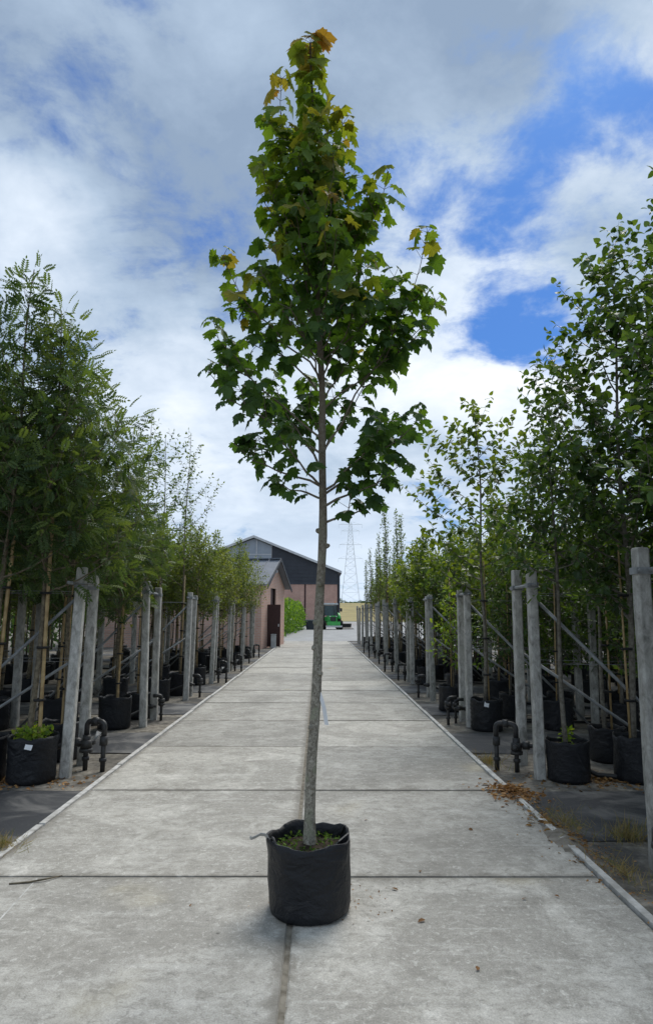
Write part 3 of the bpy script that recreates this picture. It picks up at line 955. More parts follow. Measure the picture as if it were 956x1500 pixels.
def sil_ok(p):
    x, z = p.x + MX, p.z
    for (z0, a0, b0), (z1, a1, b1) in zip(SIL, SIL[1:]):
        if z0 <= z <= z1:
            t = (z - z0) / (z1 - z0)
            a, b_ = a0 + (a1 - a0) * t, b0 + (b1 - b0) * t
            return a - .03 < x < b_ + .03
    return False


def maple_pair(p, d, tip, big=1.0, cnt=2):
    o = d.orthogonal().normalized()
    a0 = mr.uniform(0, 6.28)
    for j in range(cnt):
        side = Matrix.Rotation(a0 + j * 2 * PI / cnt + mr.uniform(-.3, .3), 3, d) @ o
        pet = (side * .8 + d * mr.uniform(.2, .6) + Vector((0, 0, .15))).normalized() * mr.uniform(.035, .085)
        lp = p + pet
        if not sil_ok(lp + pet * .3): continue
        ax = Vector((pet.x, pet.y, 0)).normalized() * mr.uniform(.6, 1.0) + Vector((mr.gauss(0, .2), mr.gauss(0, .2), mr.uniform(-1.3, -.05)))
        nn = Vector((mr.gauss(0, .38), mr.gauss(0, .38), 1.0)) + Vector((pet.x, pet.y, 0)).normalized() * .35
        hz = (lp.z - 2.2) / 3.0
        t = .10 + .48 * max(0, hz) ** 1.1 + mr.gauss(0, .085) + .30 * tip * (0.3 + hz)
        if tip > .7 and mr.random() < .24 and hz > .35: t = mr.uniform(.80, .94)
        LV.append((lp, ax, nn, mr.uniform(.074, .130) * big * (1 if hz > .45 else .92), min(1, max(0, t))))
        mtr.tube([p, lp], [.0018, .0013], 3, False)


def shoot(pts, r0, s0, spacing, tipk):
    n = len(pts) - 1
    mtr.tube(pts, [max(.0022, r0 * (1 - .82 * q / n)) for q in range(n + 1)], 6, False)
    tot = sum((pts[i+1] - pts[i]).length for i in range(n))
    s = s0 * tot
    while s < tot:
        a, q = s, 0
        while q < n - 1 and a > (pts[q+1] - pts[q]).length:
            a -= (pts[q+1] - pts[q]).length; q += 1
        ln = (pts[q+1] - pts[q]).length
        d = (pts[q+1] - pts[q]).normalized()
        maple_pair(pts[q].lerp(pts[q+1], min(1, a / ln)), d, tipk * s / tot)
        s += spacing * mr.uniform(.7, 1.3)
    maple_pair(pts[-1], (pts[-1] - pts[-2]).normalized(), tipk, .72, 4)


for (z0, x1, y1, z1) in BR:
    if z0 < 2.75: z0 -= .11
    p0 = tpos(z0)
    p3 = Vector((x1 - MX, y1, z1))
    dv = p3 - p0
    hor = Vector((dv.x, dv.y, 0))
    rise = max(.05, dv.z)
    p1 = p0 + hor * .36 + Vector((0, 0, rise * .30 + .02))
    p2 = p0 + hor * .82 + Vector((0, 0, rise * .58))
    pts = []
    for q in range(8):
        t = q / 7
        pts.append(p0 * (1-t)**3 + p1 * 3*t*(1-t)**2 + p2 * 3*t*t*(1-t) + p3 * t**3 + Vector((mr.gauss(0, .010), mr.gauss(0, .010), mr.gauss(0, .008))))
    ln = dv.length
    shoot(pts, trad(z0) * .34, .34, .095, 1.0)
    for j in range(int(ln * (2.3 if z0 > 2.78 else 3.8))):
        s = mr.uniform(.30 if z0 > 2.8 else .48, .85)
        q = int(s * 7)
        d = (pts[q+1] - pts[q]).normalized()
        o = Matrix.Rotation(mr.uniform(0, 6.28), 3, d) @ d.orthogonal().normalized()
        dd = (d * .6 + o * .8 + Vector((0, 0, .35))).normalized()
        l2 = mr.uniform(.10, .24)
        shoot([pts[q], pts[q] + dd * l2 * .5, pts[q] + dd * l2 + Vector((0, 0, .02))], .0045, .35, .08, .55)
z = 3.45
while z < 5.2:                                                     # leaves on the leader itself
    maple_pair(tpos(z), Vector((0, 0, 1)), max(0, (z - 4.3) / 1.0), 1.0 if z < 4.5 else 1.1, 3 if z < 4.5 else 4)
    z += .085 if z < 4.5 else .068
maple_pair(tpos(5.2), Vector((0, 0, 1)), 1.0, 1.05, 6)
obj('trunk', mtr.mesh('maple_trunk', M['maple_bark'], True), maple)
# 300 leaves that show largest stay single objects, the rest is one foliage part
TV, TF = TM['maple']
LEAFM = []
for q in range(12):
    rq = random.Random(q)
    V = TV.copy()
    V[:, 2] += .13 * np.sin(V[:, 0] * 5 + q) + .10 * np.sin(V[:, 1] * 6 + 2 * q) + .06 * V[:, 1] * math.sin(q)
    V[:, 0] *= 1 + .12 * math.sin(q * 2.1)
    LEAFM.append(mesh_arr('maple_leaf', V, TF, M['maple_leaf'], False, np.full(len(V), (q + .5) / 12)))
order = sorted(range(len(LV)), key=lambda i: LV[i][0].y - .25 * LV[i][3] * 8)
singles = set(order[:300])
for i in order[:300]:
    p, ax, nn, sz, t = LV[i]
    X, A, N = leaf_frames(np.array(ax)[None], np.array(nn)[None])
    mtx = Matrix(((X[0][0], A[0][0], N[0][0]), (X[0][1], A[0][1], N[0][1]), (X[0][2], A[0][2], N[0][2])))
    o = obj('leaf', LEAFM[min(11, int(t * 12))], maple, p, mtx.to_euler(), (sz,) * 3)
rest = [LV[i] for i in order[300:]]
fo = obj('foliage', leaves_mesh('maple_foliage', 'maple', [tuple(q[0]) for q in rest], [tuple(q[1]) for q in rest], [tuple(q[2]) for q in rest], [q[3] for q in rest], [q[4] for q in rest], M['maple_leaf']), maple)
fo['kind'] = 'stuff'
print('maple leaves', len(LV))
# its pot
pm, sm = pot_meshes('maple_pot', 33, .216, .372)
mp_ = obj('pot', pm, maple, (.0, .02, 0), (R(.5), R(-1.2), 0))
obj('soil', sm, mp_)
hd = MB()
for a0 in (.35, 3.6):
    pts = []
    for q in range(9):
        a = a0 + .5 * (q / 8 - .5)
        pts.append((.212 * math.cos(a), .212 * math.sin(a), .335 + .055 * math.sin(PI * q / 8)))
    hd.tube(pts, .007, 5)
obj('handle', hd.mesh('pot_handle', M['blackplastic'], True), mp_)
fl = MB()
fl.poly([(.10, -.165, .335), (.20, -.06, .34), (.214, -.03, .385), (.16, -.13, .378)], (-.006, .006, .002))
obj('rim_fold', fl.mesh('rim_fold', M['bag']), mp_)
# moss and weeds on the soil
def tuft(n, r, h, seed, mat, kind_='oval', ls=.03, z0=.30):
    rg = random.Random(seed)
    P, A, N, SZ, TT = [], [], [], [], []
    for q in range(n):
        a, rr = rg.uniform(0, 6.28), r * math.sqrt(rg.random())
        P.append((rr*math.cos(a), rr*math.sin(a), z0 + rg.random() * h))
        A.append((rg.gauss(0, 1), rg.gauss(0, 1), rg.uniform(.2, 1.2)))
        N.append((rg.gauss(0, 1), rg.gauss(0, 1), 1))
        SZ.append(ls * rg.uniform(.6, 1.4)); TT.append(rg.random())
    return leaves_mesh('tuft', kind_, P, A, N, SZ, TT, mat)
ms = obj('moss', tuft(260, .19, .014, 3, M['moss'], 'oval', .020, .318), mp_)
ms['kind'] = 'stuff'
# grey label strap curling off the rim, white ribbon label on the trunk
st = MB()
prev = [(-.205, -.02, .335), (-.222, -.035, .372), (-.235, -.05, .392), (-.262, -.06, .398), (-.285, -.065, .388), (-.305, -.07, .383), (-.312, -.07, .392)]
for a, b_ in zip(prev, prev[1:]):
    i = len(st.v)
    wv = Vector((.004, -.020, .013))
    for p in (a, b_):
        st.v += [tuple(Vector(p) + wv), tuple(Vector(p) - wv)]
    st.f.append((i, i+1, i+3, i+2))
so_ = obj('label_strap', st.mesh('label_strap', M['greytag']), mp_)
sd = so_.modifiers.new('thick', 'SOLIDIFY'); sd.thickness = .002
lb = MB()
for q in range(5):
    z = 1.13 - .045 * q
    x = .040 + .012 * q + .006 * math.sin(q)
    lb.v += [(x - .011, -.02 + .004 * q, z), (x + .011, -.012 + .003 * q, z - .004)]
for q in range(4): lb.f.append((2*q, 2*q+1, 2*q+3, 2*q+2))
lo = obj('ribbon_label', lb.mesh('ribbon_label', M['tag']), maple)
sd = lo.modifiers.new('thick', 'SOLIDIFY'); sd.thickness = .0015

# ------------------------------------------------------------------ irrigation valves beside the posts
def arc(cx_, cz, r, a0, a1, n=7): return [(cx_ + r * math.cos(a0 + (a1-a0)*q/(n-1)), 0, cz + r * math.sin(a0 + (a1-a0)*q/(n-1))) for q in range(n)]
ris = MB().tube([(0, 0, 0), (0, 0, .36)], .025, 10).tube([(0, 0, .10), (0, 0, .135)], .038, 10).tube([(0, 0, .26), (0, 0, .35)], .041, 8)
riser_me = ris.mesh('riser', M['blackplastic'], True)
bend_me = MB().tube([(-.105, 0, .345)] + arc(-.055, .44, .05, PI, PI/2, 5) + arc(.055, .44, .05, PI/2, 0, 5) + [(.105, 0, .345)], .028, 10).tube([(-.03, 0, .49), (.03, 0, .49)], .042, 8).mesh('pipe_bend', M['blackplastic'], True)
valve_me = MB().tube([(.0, 0, .22), (0, 0, .30)], .058, 10).tube([(0, -.05, .26), (0, -.12, .26)], .03, 8).tube([(0, 0, .18), (0, 0, .215)], .066, 8).mesh('valve', M['blackplastic'], True)
lat_me = MB().tube([(.12, .02, .27), (.28, .02, .28), (.36, .05, .24), (.9, .06, .04), (4.5, .1, .035)], .026, 8).tube([(.17, .02, .274), (.24, .02, .278)], .045, 8).mesh('lateral_pipe', M['blackplastic'], True)
cab = MB()
for q in range(4):
    cab.tube([(.05, -.06, .30), (.02 + .03*q, -.12 - .02*q, .36), (.11 + .03*q, -.10, .24 - .03*q), (.16 + .01*q, -.06, .12), (.10, -.02, .05)], .0035, 4)
cable_me = cab.mesh('cable', M['greytag'], True)
vr = random.Random(8)
for s_, x, y, sc, full in [(-1, -2.28, 7.17, 1.0, 2), (1, 1.93, 7.19, 1.0, 2), (1, 1.98, 4.10, 1.0, 1), (-1, -2.36, 10.45, .9, 1), (1, 1.88, 10.10, .9, 1), (1, 2.02, 10.25, .8, 1),
                           (-1, -2.24, 16.05, 1.0, 2), (1, 2.00, 16.7, .9, 2), (1, 1.92, 13.35, 1.0, 1), (-1, -2.28, 13.3, .9, 1), (-1, -2.26, 19.3, 1, 2), (1, 1.95, 19.3, 1, 2),
                           (-1, -2.26, 22.3, 1, 1), (1, 1.95, 22.3, 1, 1), (1, 1.95, 25.3, 1, 2), (1, 1.95, 28.3, 1, 2), (-1, -2.3, 25.3, 1, 2)]:
    e = empty('irrigation_valve', (x, y, G), (0 if s_ > 0 else PI) + vr.uniform(-.6, .6), sc * vr.uniform(.86, 1.0))
    pair = round((y - 6.9) / 3) + (1 if s_ > 0 else 0)
    tag(e, ('black double-riser irrigation valve' if full == 2 else 'single black irrigation riser') + f' by {ORD[max(0, pair)]} post pair {SIDE[s_]}' + (' beside another riser' if x == 2.02 else ''), 'irrigation valve', 'irrigation valves beside the path')
    if full == 2:
        for dx in (-.105, .105): obj('riser', riser_me, e, (dx, 0, 0))
        obj('pipe_bend', bend_me, e)
        obj('valve', valve_me, e, (.105, 0, 0))
        if s_ < 0: obj('cable', cable_me, e)
    else:
        obj('riser', riser_me, e, (0, 0, 0))
        obj('valve', valve_me, e, (0, 0, .1))
        obj('pipe_bend', MB().tube([(0, 0, .38)] + arc(.06, .40, .06, PI, PI/2, 5) + [(.16, 0, .46)], .034, 8).mesh('elbow', M['blackplastic'], True), e)
    obj('lateral_pipe', lat_me, e)

# ------------------------------------------------------------------ silt, litter, weeds along the edges
M['silt'] = simple('silt', (.30, .275, .235), (.15, .135, .11), 9, .95, .1, world=True, bmp=.5)
def drift(name, cx_, cy, rx, ry, hgt, seed, label, rot=0.0):
    V = [(0, 0, hgt + (0 if abs(cx_ - XS) < 1.85 else -.012))]
    nr, na = 9, 44
    def base(x):
        o_ = max(0.0, x - (XR + .05)) if cx_ > 0 else max(0.0, (XL - .05) - x)
        return max(G, -o_ * .35)
    for i in range(1, nr + 1):
        for j in range(na):
            a = 2 * PI * j / na
            t = i / nr
            wb = 1 + .34 * mnoise.noise((math.cos(a) * 1.7 + seed, math.sin(a) * 1.7, 0)) + .26 * mnoise.noise((math.cos(a) * 6 + seed, math.sin(a) * 6, 3))
            x, y = rx * t * wb * math.cos(a), ry * t * wb * math.sin(a)
            zq = base(cx_ + x) + hgt * (1 - t * t) * (1 + .7 * mnoise.noise((x * 16 + seed, y * 16, 2))) - (.006 if i == nr else 0)
            V.append((x, y, zq))
    mb = MB(); mb.v = V
    mb.f = [(0, 1+j, 1+(j+1) % na) for j in range(na)]
    for i in range(nr-1):
        for j in range(na):
            a, b_ = 1+i*na+j, 1+i*na+(j+1) % na
            mb.f.append((a, a+na, b_+na, b_))
    o = obj(name, mb.mesh(name, M['silt'], True), None, (cx_, cy, 0), (0, 0, rot))
    tag(o, label, 'soil', None, 'stuff')
    return o


drift('silt_drift', 1.74, 5.0, .16, .36, .020, 3, 'brown silt drifted over the path edge beside dry grass')
drift('silt_drift', 1.78, 6.25, .20, .34, .022, 5, 'brown silt under the orange dry leaves at the path edge')
drift('silt_drift', -2.12, 4.82, .12, .26, .012, 7, "silt and straw on the path edge at the brick hut's side")


def scatter(name, kind_, n, cx_, cy, rx, ry, z0, hgt, ls, mat, label, cat, seed, upright=0.0):
    rg = random.Random(seed)
    P, A, N, SZ, TT = [], [], [], [], []
    for q in range(n):
        a, rr = rg.uniform(0, 6.28), abs(rg.gauss(0, .5))
        x, y = rx*rr*math.cos(a), ry*rr*math.sin(a)
        P.append((x, y, z0 + hgt * max(0, 1-rr) * rg.random() - (.022 if cx_ > 0 and cx_ + x > XR + .06 and z0 > 0 else 0)))
        A.append((rg.gauss(0, 1), rg.gauss(0, 1), rg.uniform(-.2, .3) + upright * rg.uniform(.5, 2)))
        N.append((rg.gauss(0, .7), rg.gauss(0, .7), 1))
        SZ.append(ls * rg.uniform(.5, 1.4)); TT.append(rg.random())
    o = obj(name, leaves_mesh(name, kind_, P, A, N, SZ, TT, mat), None, (cx_, cy, 0))
    tag(o, label, cat, None, 'stuff')
    return o


scatter('dry_leaves', 'oval', 760, 1.72, 6.22, .25, .32, .010, .045, .042, M['dry_leaf'], 'heap of orange-brown dry leaves on the path edge', 'leaves', 1)
scatter('dry_leaves', 'oval', 160, 1.74, 5.40, .22, .9, .004, .02, .04, M['dry_leaf'], 'loose brown leaf litter over the silted path edge', 'leaves', 2)
scatter('dry_grass', 'blade', 420, 1.86, 5.35, .26, .60, .0, .01, .075, M['dry_grass'], 'straw-coloured dry grass on silt beside the path edge', 'grass', 4, .5)
scatter('dry_grass', 'blade', 200, 2.20, 5.05, .22, .22, -.02, .01, .13, M['dry_grass'], 'tall dry grass tuft at the foot of a concrete post', 'grass', 5, 1.2)
scatter('dry_grass', 'blade', 200, 1.86, 4.35, .16, .5, -.01, .01, .09, M['dry_grass'], 'thin weeds beside the valve riser at the path edge', 'grass', 6, .5)
scatter('dry_grass', 'blade', 300, -2.12, 4.80, .20, .22, .0, .03, .08, M['dry_grass'], "straw tuft on the path edge at the brick hut's side", 'grass', 7, .5)
scatter('dry_grass', 'blade', 200, 1.82, 7.5, .16, .5, -.02, .01, .10, M['dry_grass'], 'dry grass around the double-riser valve across from the hut', 'grass', 8, .6)
scatter('crumb_litter', 'oval', 700, 1.80, 4.9, .25, 1.3, .001, .01, .018, M['dry_leaf'], 'fine brown crumbs strewn along the silted path edge', 'litter', 21)
scatter('crumb_litter', 'oval', 260, .08, 3.95, .34, .28, .001, .004, .012, M['dry_leaf'], "dark soil crumbs spilled on the slab round the maple's pot", 'litter', 22)
scatter('leaf_litter', 'oval', 420, -2.9, 6.7, 1.0, .5, G + .004, .012, .045, M['dry_leaf'], "scattered leaf litter round the front row pots on the hut's side", 'leaves', 9)
scatter('leaf_litter', 'oval', 480, 2.8, 6.8, 1.1, .55, G + .004, .012, .045, M['dry_leaf'], 'scattered leaf litter round the front row pots across from hut', 'leaves', 10)
# green weeds in two front pots
for cx_, cy, r, n, lab in ((-2.74, 6.75, .17, 300, "green weeds growing in the front rowan's pot on the hut's side"), (2.42, 6.80, .06, 60, 'pale yellow weed in the front hornbeam pot beside the path')):
    o = obj('pot_weeds', tuft(n, r, .16, int(n), M['bright_leaf'], 'oval', .05, .33), None, (cx_, cy, G))
    tag(o, lab, 'weeds', None, 'stuff')
# tags on pots
for x, y, z, rz, lab in ((-2.68, 6.542, .40, .2, "white label on the front rowan's black pot near the path"), (2.30, 9.468, .41, 0, "white label on the open lime tree's black pot")):
    o = obj('plant_label', MB().box(-.032, .032, -.001, .001, -.075, 0).mesh('plant_label', M['tag']), None, (x, y, z + G), (R(-12), R(14), rz))
    tag(o, lab, 'label')
# twigs and leaf scraps on the slabs
tw = MB().tube([(0, 0, .006), (.10, .02, .008), (.19, .05, .014), (.26, .12, .008)], [.005, .006, .005, .003], 5).mesh('twig', M['bark'], True)
o = obj('twig', tw, None, (-1.78, 4.18, 0)); tag(o, "dark bent twig lying across a slab joint on the hut's side", 'twig')
sg = random.Random(17)

for q, (x, y) in enumerate([(-1.55, 3.15), (-1.38, 2.92), (-1.30, 2.62), (-.86, 2.55), (-.68, 3.88), (.55, 3.72), (.42, 4.12), (.62, 4.36), (1.15, 3.98), (1.32, 4.02), (.70, 3.22), (-1.62, 3.08), (1.1, 5.2), (.35, 5.4)]):
    lm = leaves_mesh('fallen_leaf', 'oval', [(0, 0, .006)], [(math.cos(q * 2), math.sin(q * 2), .05)], [(sg.gauss(0, .3), sg.gauss(0, .3), 1)], [.048 * sg.uniform(.6, 1.2)], [sg.random() * .25], M['dry_leaf'])
    o = obj('fallen_leaf', lm, None, (x, y, 0)); tag(o, 'small curled brown leaf lying on the bare concrete slabs', 'leaf', 'leaf scraps on the slabs')

# ------------------------------------------------------------------ brick hut
def brick_mat(name, c1, c2, mortar, scale):
    m, kk, b = new_mat(name, .9, .15)
    bt = kk.n('ShaderNodeTexBrick')
    co = kk.n('ShaderNodeTexCoord').outputs['Object']
    sp_ = kk.n('ShaderNodeSeparateXYZ'); kk.link(co, sp_.inputs[0])
    cb = kk.n('ShaderNodeCombineXYZ')
    kk.link(kk.math('ADD', sp_.outputs[0], sp_.outputs[1]), cb.inputs[0]); kk.link(sp_.outputs[2], cb.inputs[1])
    kk.link(cb.outputs[0], bt.inputs['Vector'])
    bt.inputs['Color1'].default_value = (*c1, 1); bt.inputs['Color2'].default_value = (*c2, 1); bt.inputs['Mortar'].default_value = (*mortar, 1)
    bt.inputs['Scale'].default_value = scale
    bt.inputs['Mortar Size'].default_value = .012; bt.inputs['Brick Width'].default_value = .225; bt.inputs['Row Height'].default_value = .075
    f = kk.noise(co, 1.2, 5, .6)[0]
    kk.link(kk.mix(1.0, bt.outputs[0], kk.ramp(f, [(.3, (.85, .85, .85)), (.7, (1.1, 1.1, 1.1))]), 'MULTIPLY'), b.inputs['Base Color'])
    return m
M['brick'] = brick_mat('hut_brick', (.62, .37, .295), (.56, .325, .255), (.55, .46, .39), 1.0)
M['barn_brick'] = brick_mat('barn_brick', (.53, .29, .23), (.47, .25, .195), (.47, .38, .32), 1.0)
M['roofgrey'] = simple('slate_blue_sheet', (.135, .155, .185), (.10, .115, .14), 2, .55, .4)
M['cladding'] = simple('dark_cladding', (.050, .056, .068), (.040, .045, .055), 1, .6, .3)
M['white'] = simple('white_trim', (.62, .63, .64), (.52, .53, .54), 3, .6)
M['dark'] = simple('dark_recess', (.03, .025, .022), None, 3, .9)
M['maroon'] = simple('brown_door', (.055, .024, .022), (.040, .018, .017), 4, .55, .35)
M['glaz'] = simple('polycarbonate', (.34, .38, .43), (.27, .31, .36), .6, .35, .5)

# local axes: +x along the gable wall away from camera, +y outwards to the path
hut = empty('brick_hut', (-2.66, 31.4, G))
hdir = math.atan2(36.2 - 31.4, -1.86 + 2.66)
hut.rotation_euler = (0, 0, hdir)
tag(hut, 'small pink brick hut with grey metal gable roof beside the path', 'hut')
HW, HL, EV, RG = 4.87, 8.0, 2.98, 4.22
# gable wall as pieces round the doorway (door from 1.65 to 2.75, 0..2.75)
wl = MB()
slope = lambda x: EV + (RG - EV) * (1 - abs(x - HW/2) / (HW/2))
wl.poly([(0, 0, 0), (1.75, 0, 0), (1.75, 0, slope(1.75)), (0, 0, EV)], (0, .22, 0))
wl.poly([(2.9, 0, 0), (HW, 0, 0), (HW, 0, EV), (2.9, 0, slope(2.9))], (0, .22, 0))
wl.poly([(1.752, 0, 2.85), (2.898, 0, 2.85), (2.898, 0, slope(2.9)), (HW/2, 0, RG), (1.752, 0, slope(1.75))], (0, .22, 0))
wl.box(.003, .22, .223, HL, 0, EV - .02); wl.box(HW - .22, HW - .003, .223, HL, 0, EV - .02); wl.box(.223, HW - .223, HL - .22, HL - .002, 0, EV)
obj('wall', wl.mesh('hut_wall', M['brick']), hut)
dr = obj('door', MB().box(1.80, 2.86, .12, .17, .02, 2.82).mesh('hut_door', M['maroon']), hut)
obj('door_frame', MB().box(1.757, 1.80, .05, .2, 0, 2.845).box(2.86, 2.893, .05, .2, 0, 2.845).mesh('hut_door_frame', M['dark']), dr)
rf = MB()
for sg_ in (0, 1):
    x_e = -.22 if sg_ == 0 else HW + .22
    ze = EV - .22 * (RG - EV) / (HW/2)
    nrib = 14
    pts = []
    rf.poly([(x_e, -.32, ze + .02), (HW/2, -.32, RG + .02), (HW/2, HL + .2, RG + .02), (x_e, HL + .2, ze + .02)], (0, 0, .06))
    for q in range(nrib):
        yq = -.30 + (HL + .4) * q / (nrib - 1)
        rf.tube([(x_e, yq, ze + .085), (HW/2, yq, RG + .085)], .025, 4)
roof = obj('roof', rf.mesh('hut_roof', M['roofgrey']), hut)
rt = MB()
for q in range(14):
    rt.box(HW/2 - .13, HW/2 + .13, -.33 + .605*q, -.33 + .605*q + .56, RG + .08, RG + .15)
obj('ridge_cap', rt.mesh('ridge_cap', M['roofgrey'], bevel=.02), roof)
bb = MB()
bb.poly([(-.26, -.36, EV - .24), (HW/2, -.36, RG + .0), (HW/2, -.36, RG + .14), (-.26, -.36, EV - .08)], (0, .035, 0))
bb.poly([(HW + .26, -.36, EV - .24), (HW + .26, -.36, EV - .08), (HW/2 + .001, -.36, RG + .14), (HW/2 + .001, -.36, RG)], (0, .035, 0))
obj('bargeboard', bb.mesh('bargeboard', M['cladding']), roof)
lampm = obj('security_light', MB().box(HW/2 - .10, HW/2 + .10, -.16, -.005, 3.62, 3.76).mesh('security_light', M['white'], bevel=.02), hut)
# open brown gate standing across the strip in front of the hut
gate = empty('steel_gate', (-2.56, 32.55, G))
tag(gate, 'dark brown panel gate standing open in front of the brick hut', 'gate')
obj('panel', MB().box(.05, .66, -.02, .02, .06, 1.98).mesh('gate_panel', M['maroon']), gate)
obj('gate_frame', MB().box(0, .05, -.03, .03, 0, 2.04).box(.66, .71, -.03, .03, 0, 2.04).box(.051, .659, -.028, .028, 1.98, 2.038).mesh('gate_frame', M['maroon']), gate)
obj('handle', MB().box(.61, .65, -.07, -.02, 1.0, 1.12).mesh('gate_handle', M['white']), gate)
bn = empty('grey_bin', (-2.14, 32.2, G))
tag(bn, 'small grey box bin standing in front of the brown gate', 'bin')
obj('body', MB().box(-.12, .12, -.1, .1, 0, .60).mesh('bin_body', M['greytag'], bevel=.015), bn)
obj('lid', MB().box(-.13, .13, -.11, .11, .60, .66).mesh('bin_lid', M['greytag'], bevel=.015), bn)

# ------------------------------------------------------------------ big barn
BY = 95.0
barn = empty('barn', (-9.3, BY, G))
tag(barn, 'big barn with dark cladding, brick base and glazed gable top', 'barn')
HWb, EVb, RGb, DP, BT = 11.93, 7.5, 12.3, 40.0, 5.75
sl = lambda x: EVb + (RGb - EVb) * (1 - abs(x) / HWb)
bm_ = MB()
cols = [-HWb, -4.6, 2.0, 7.3, HWb]
for a, b_ in zip(cols, cols[1:]): bm_.box(a + .12, b_ - .12, 0, .3, 0, BT)
bm_.box(-HWb, -HWb + .3, .31, DP, 0, BT); bm_.box(HWb - .3, HWb, .31, DP, 0, BT)
obj('brick_wall', bm_.mesh('barn_brick_wall', M['barn_brick']), barn)
cl = MB()
for a in cols: cl.box(max(-HWb, a - .119), min(HWb, a + .119), .04, .29, 0, BT)
obj('column', cl.mesh('barn_column', M['maroon']), barn)
ck = MB()
gx0, gx1, gz = -3.9, 2.55, 9.0
ck.poly([(gx1, 0, BT + .25), (HWb, 0, BT + .25), (HWb, 0, EVb), (gx1, 0, sl(gx1))], (0, .25, 0))
ck.poly([(-HWb, 0, BT + .25), (gx0, 0, BT + .25), (gx0, 0, sl(gx0)), (-HWb, 0, EVb)], (0, .25, 0))
ck.box(gx0 + .003, gx1 - .003, .002, .25, BT + .25, gz)
ck.box(HWb - .3, HWb - .003, .26, DP, BT + .003, EVb - .01); ck.box(-HWb + .003, -HWb + .3, .26, DP, BT + .003, EVb - .01)
cko = obj('cladding', ck.mesh('barn_cladding', M['cladding']), barn)
rb_ = MB()
for q in range(12):
    zq = BT + .5 + q * .5
    xm = HWb * (1 - max(0, (zq - EVb)) / (RGb - EVb)) - .1
    if xm > gx1 + .2: rb_.box(gx1 + .05, xm, -.03, 0, zq, zq + .05)
obj('cladding_rib', rb_.mesh('cladding_rib', M['cladding']), cko)
obj('sill_beam', MB().box(-HWb, HWb, -.08, .28, BT + .002, BT + .248).mesh('sill_beam', M['cladding']), barn)
xs_ = [gx0, -1.75, .4, gx1]
for a, b_ in zip(xs_, xs_[1:]):
    gl = MB()
    top = [(b_ - .06, .08, sl(b_ - .06) - .1)] + ([(0, .08, RGb - .1)] if a < 0 < b_ else []) + [(a + .06, .08, sl(a + .06) - .1)]
    gl.poly([(a + .06, .08, gz), (b_ - .06, .08, gz)] + top, (0, .04, 0))
    obj('glazing_pane', gl.mesh('glazing_pane', M['glaz']), barn)
mu = MB()
for a in xs_: mu.box(a - .058, a + .058, .0, .12, gz - .05, sl(a) - .02)
mu.box(gx0 + .06, gx1 - .06, .03, .11, gz + .9, gz + 1.0)
obj('mullion', mu.mesh('mullion', M['white']), barn)
rb = MB()
for sg_ in (-1, 1):
    rb.poly([(sg_ * (HWb + .5), -.5, EVb - .2), (0, -.5, RGb), (0, DP, RGb), (sg_ * (HWb + .5), DP, EVb - .2)], (0, 0, .12))
broof = obj('roof', rb.mesh('barn_roof', M['roofgrey']), barn)
vg = MB()
for sg_ in (-1, 1):
    vg.poly([(sg_ * (HWb + .5), -.54, EVb - .22), (0, -.54, RGb - .02), (0, -.54, RGb + .32), (sg_ * (HWb + .5), -.54, EVb + .12)], (0, .036, 0))
obj('verge_trim', vg.mesh('verge_trim', M['white']), broof)
obj('downpipe', MB().tube([(HWb + .12, -.05, 0), (HWb + .12, -.05, EVb - .3)], .13, 8).mesh('downpipe', M['cladding']), barn)

# ------------------------------------------------------------------ hedge beside the yard
def hedge(name, a, b, wd, h, n, ls, mat, label, seed):
    rg = np.random.default_rng(seed)
    a, b = np.array(a), np.array(b)
    t = rg.random(n); u = rg.uniform(-1, 1, n); v = rg.random(n) ** .7
    keep = (np.abs(u) > .45) | (v > .7)
    t, u, v = t[keep], u[keep], v[keep]
    n = len(t)
    d = b - a; L_ = np.linalg.norm(d); d = d / L_
    nx = np.array((-d[1], d[0]))
    hh = h * (1 + .07 * np.sin(t * L_ * 1.3) + .05 * np.sin(t * L_ * 3.1 + 1))
    ww = wd * (1 - .35 * v ** 3) * (1 + .12 * np.sin(t * L_ * 2.2))
    P = np.zeros((n, 3))
    P[:, :2] = a * 0 + d * (t * L_)[:, None] + nx * (u * ww)[:, None]
    P[:, 2] = v * hh
    P += rg.normal(0, .06, P.shape)
    P[:, 2] = np.maximum(P[:, 2], .03)
    A = rg.normal(0, .6, (n, 3)); A[:, 2] += .7
    N = rg.normal(0, .8, (n, 3)); N[:, :2] += nx * np.sign(u)[:, None]; N[:, 2] += .5
    e = empty(name, (a[0], a[1], G))
    tag(e, label, 'hedge')
    obj('foliage', leaves_mesh('hedge_foliage', 'oval', P, A, N, ls * rg.uniform(.6, 1.3, n), np.clip(.25 + .5 * v + rg.normal(0, .2, n), 0, 1), mat), e)
    st = MB()
    for q in range(int(L_ / 1.2)):
        st.tube([tuple(d * (q * 1.2 + .4)) + (0.0,), tuple(d * (q * 1.2 + .4)) + (h * .75,)], [.05, .02], 5)
    obj('stem', st.mesh('hedge_stem', M['bark'], True), e)
hedge('hedge', (-3.55, 45.5), (-2.45, 70.0), 1.05, 2.5, 16000, .26, M['hedge_leaf'], 'bright green bushy hedge between the brick hut and the barn', 3)

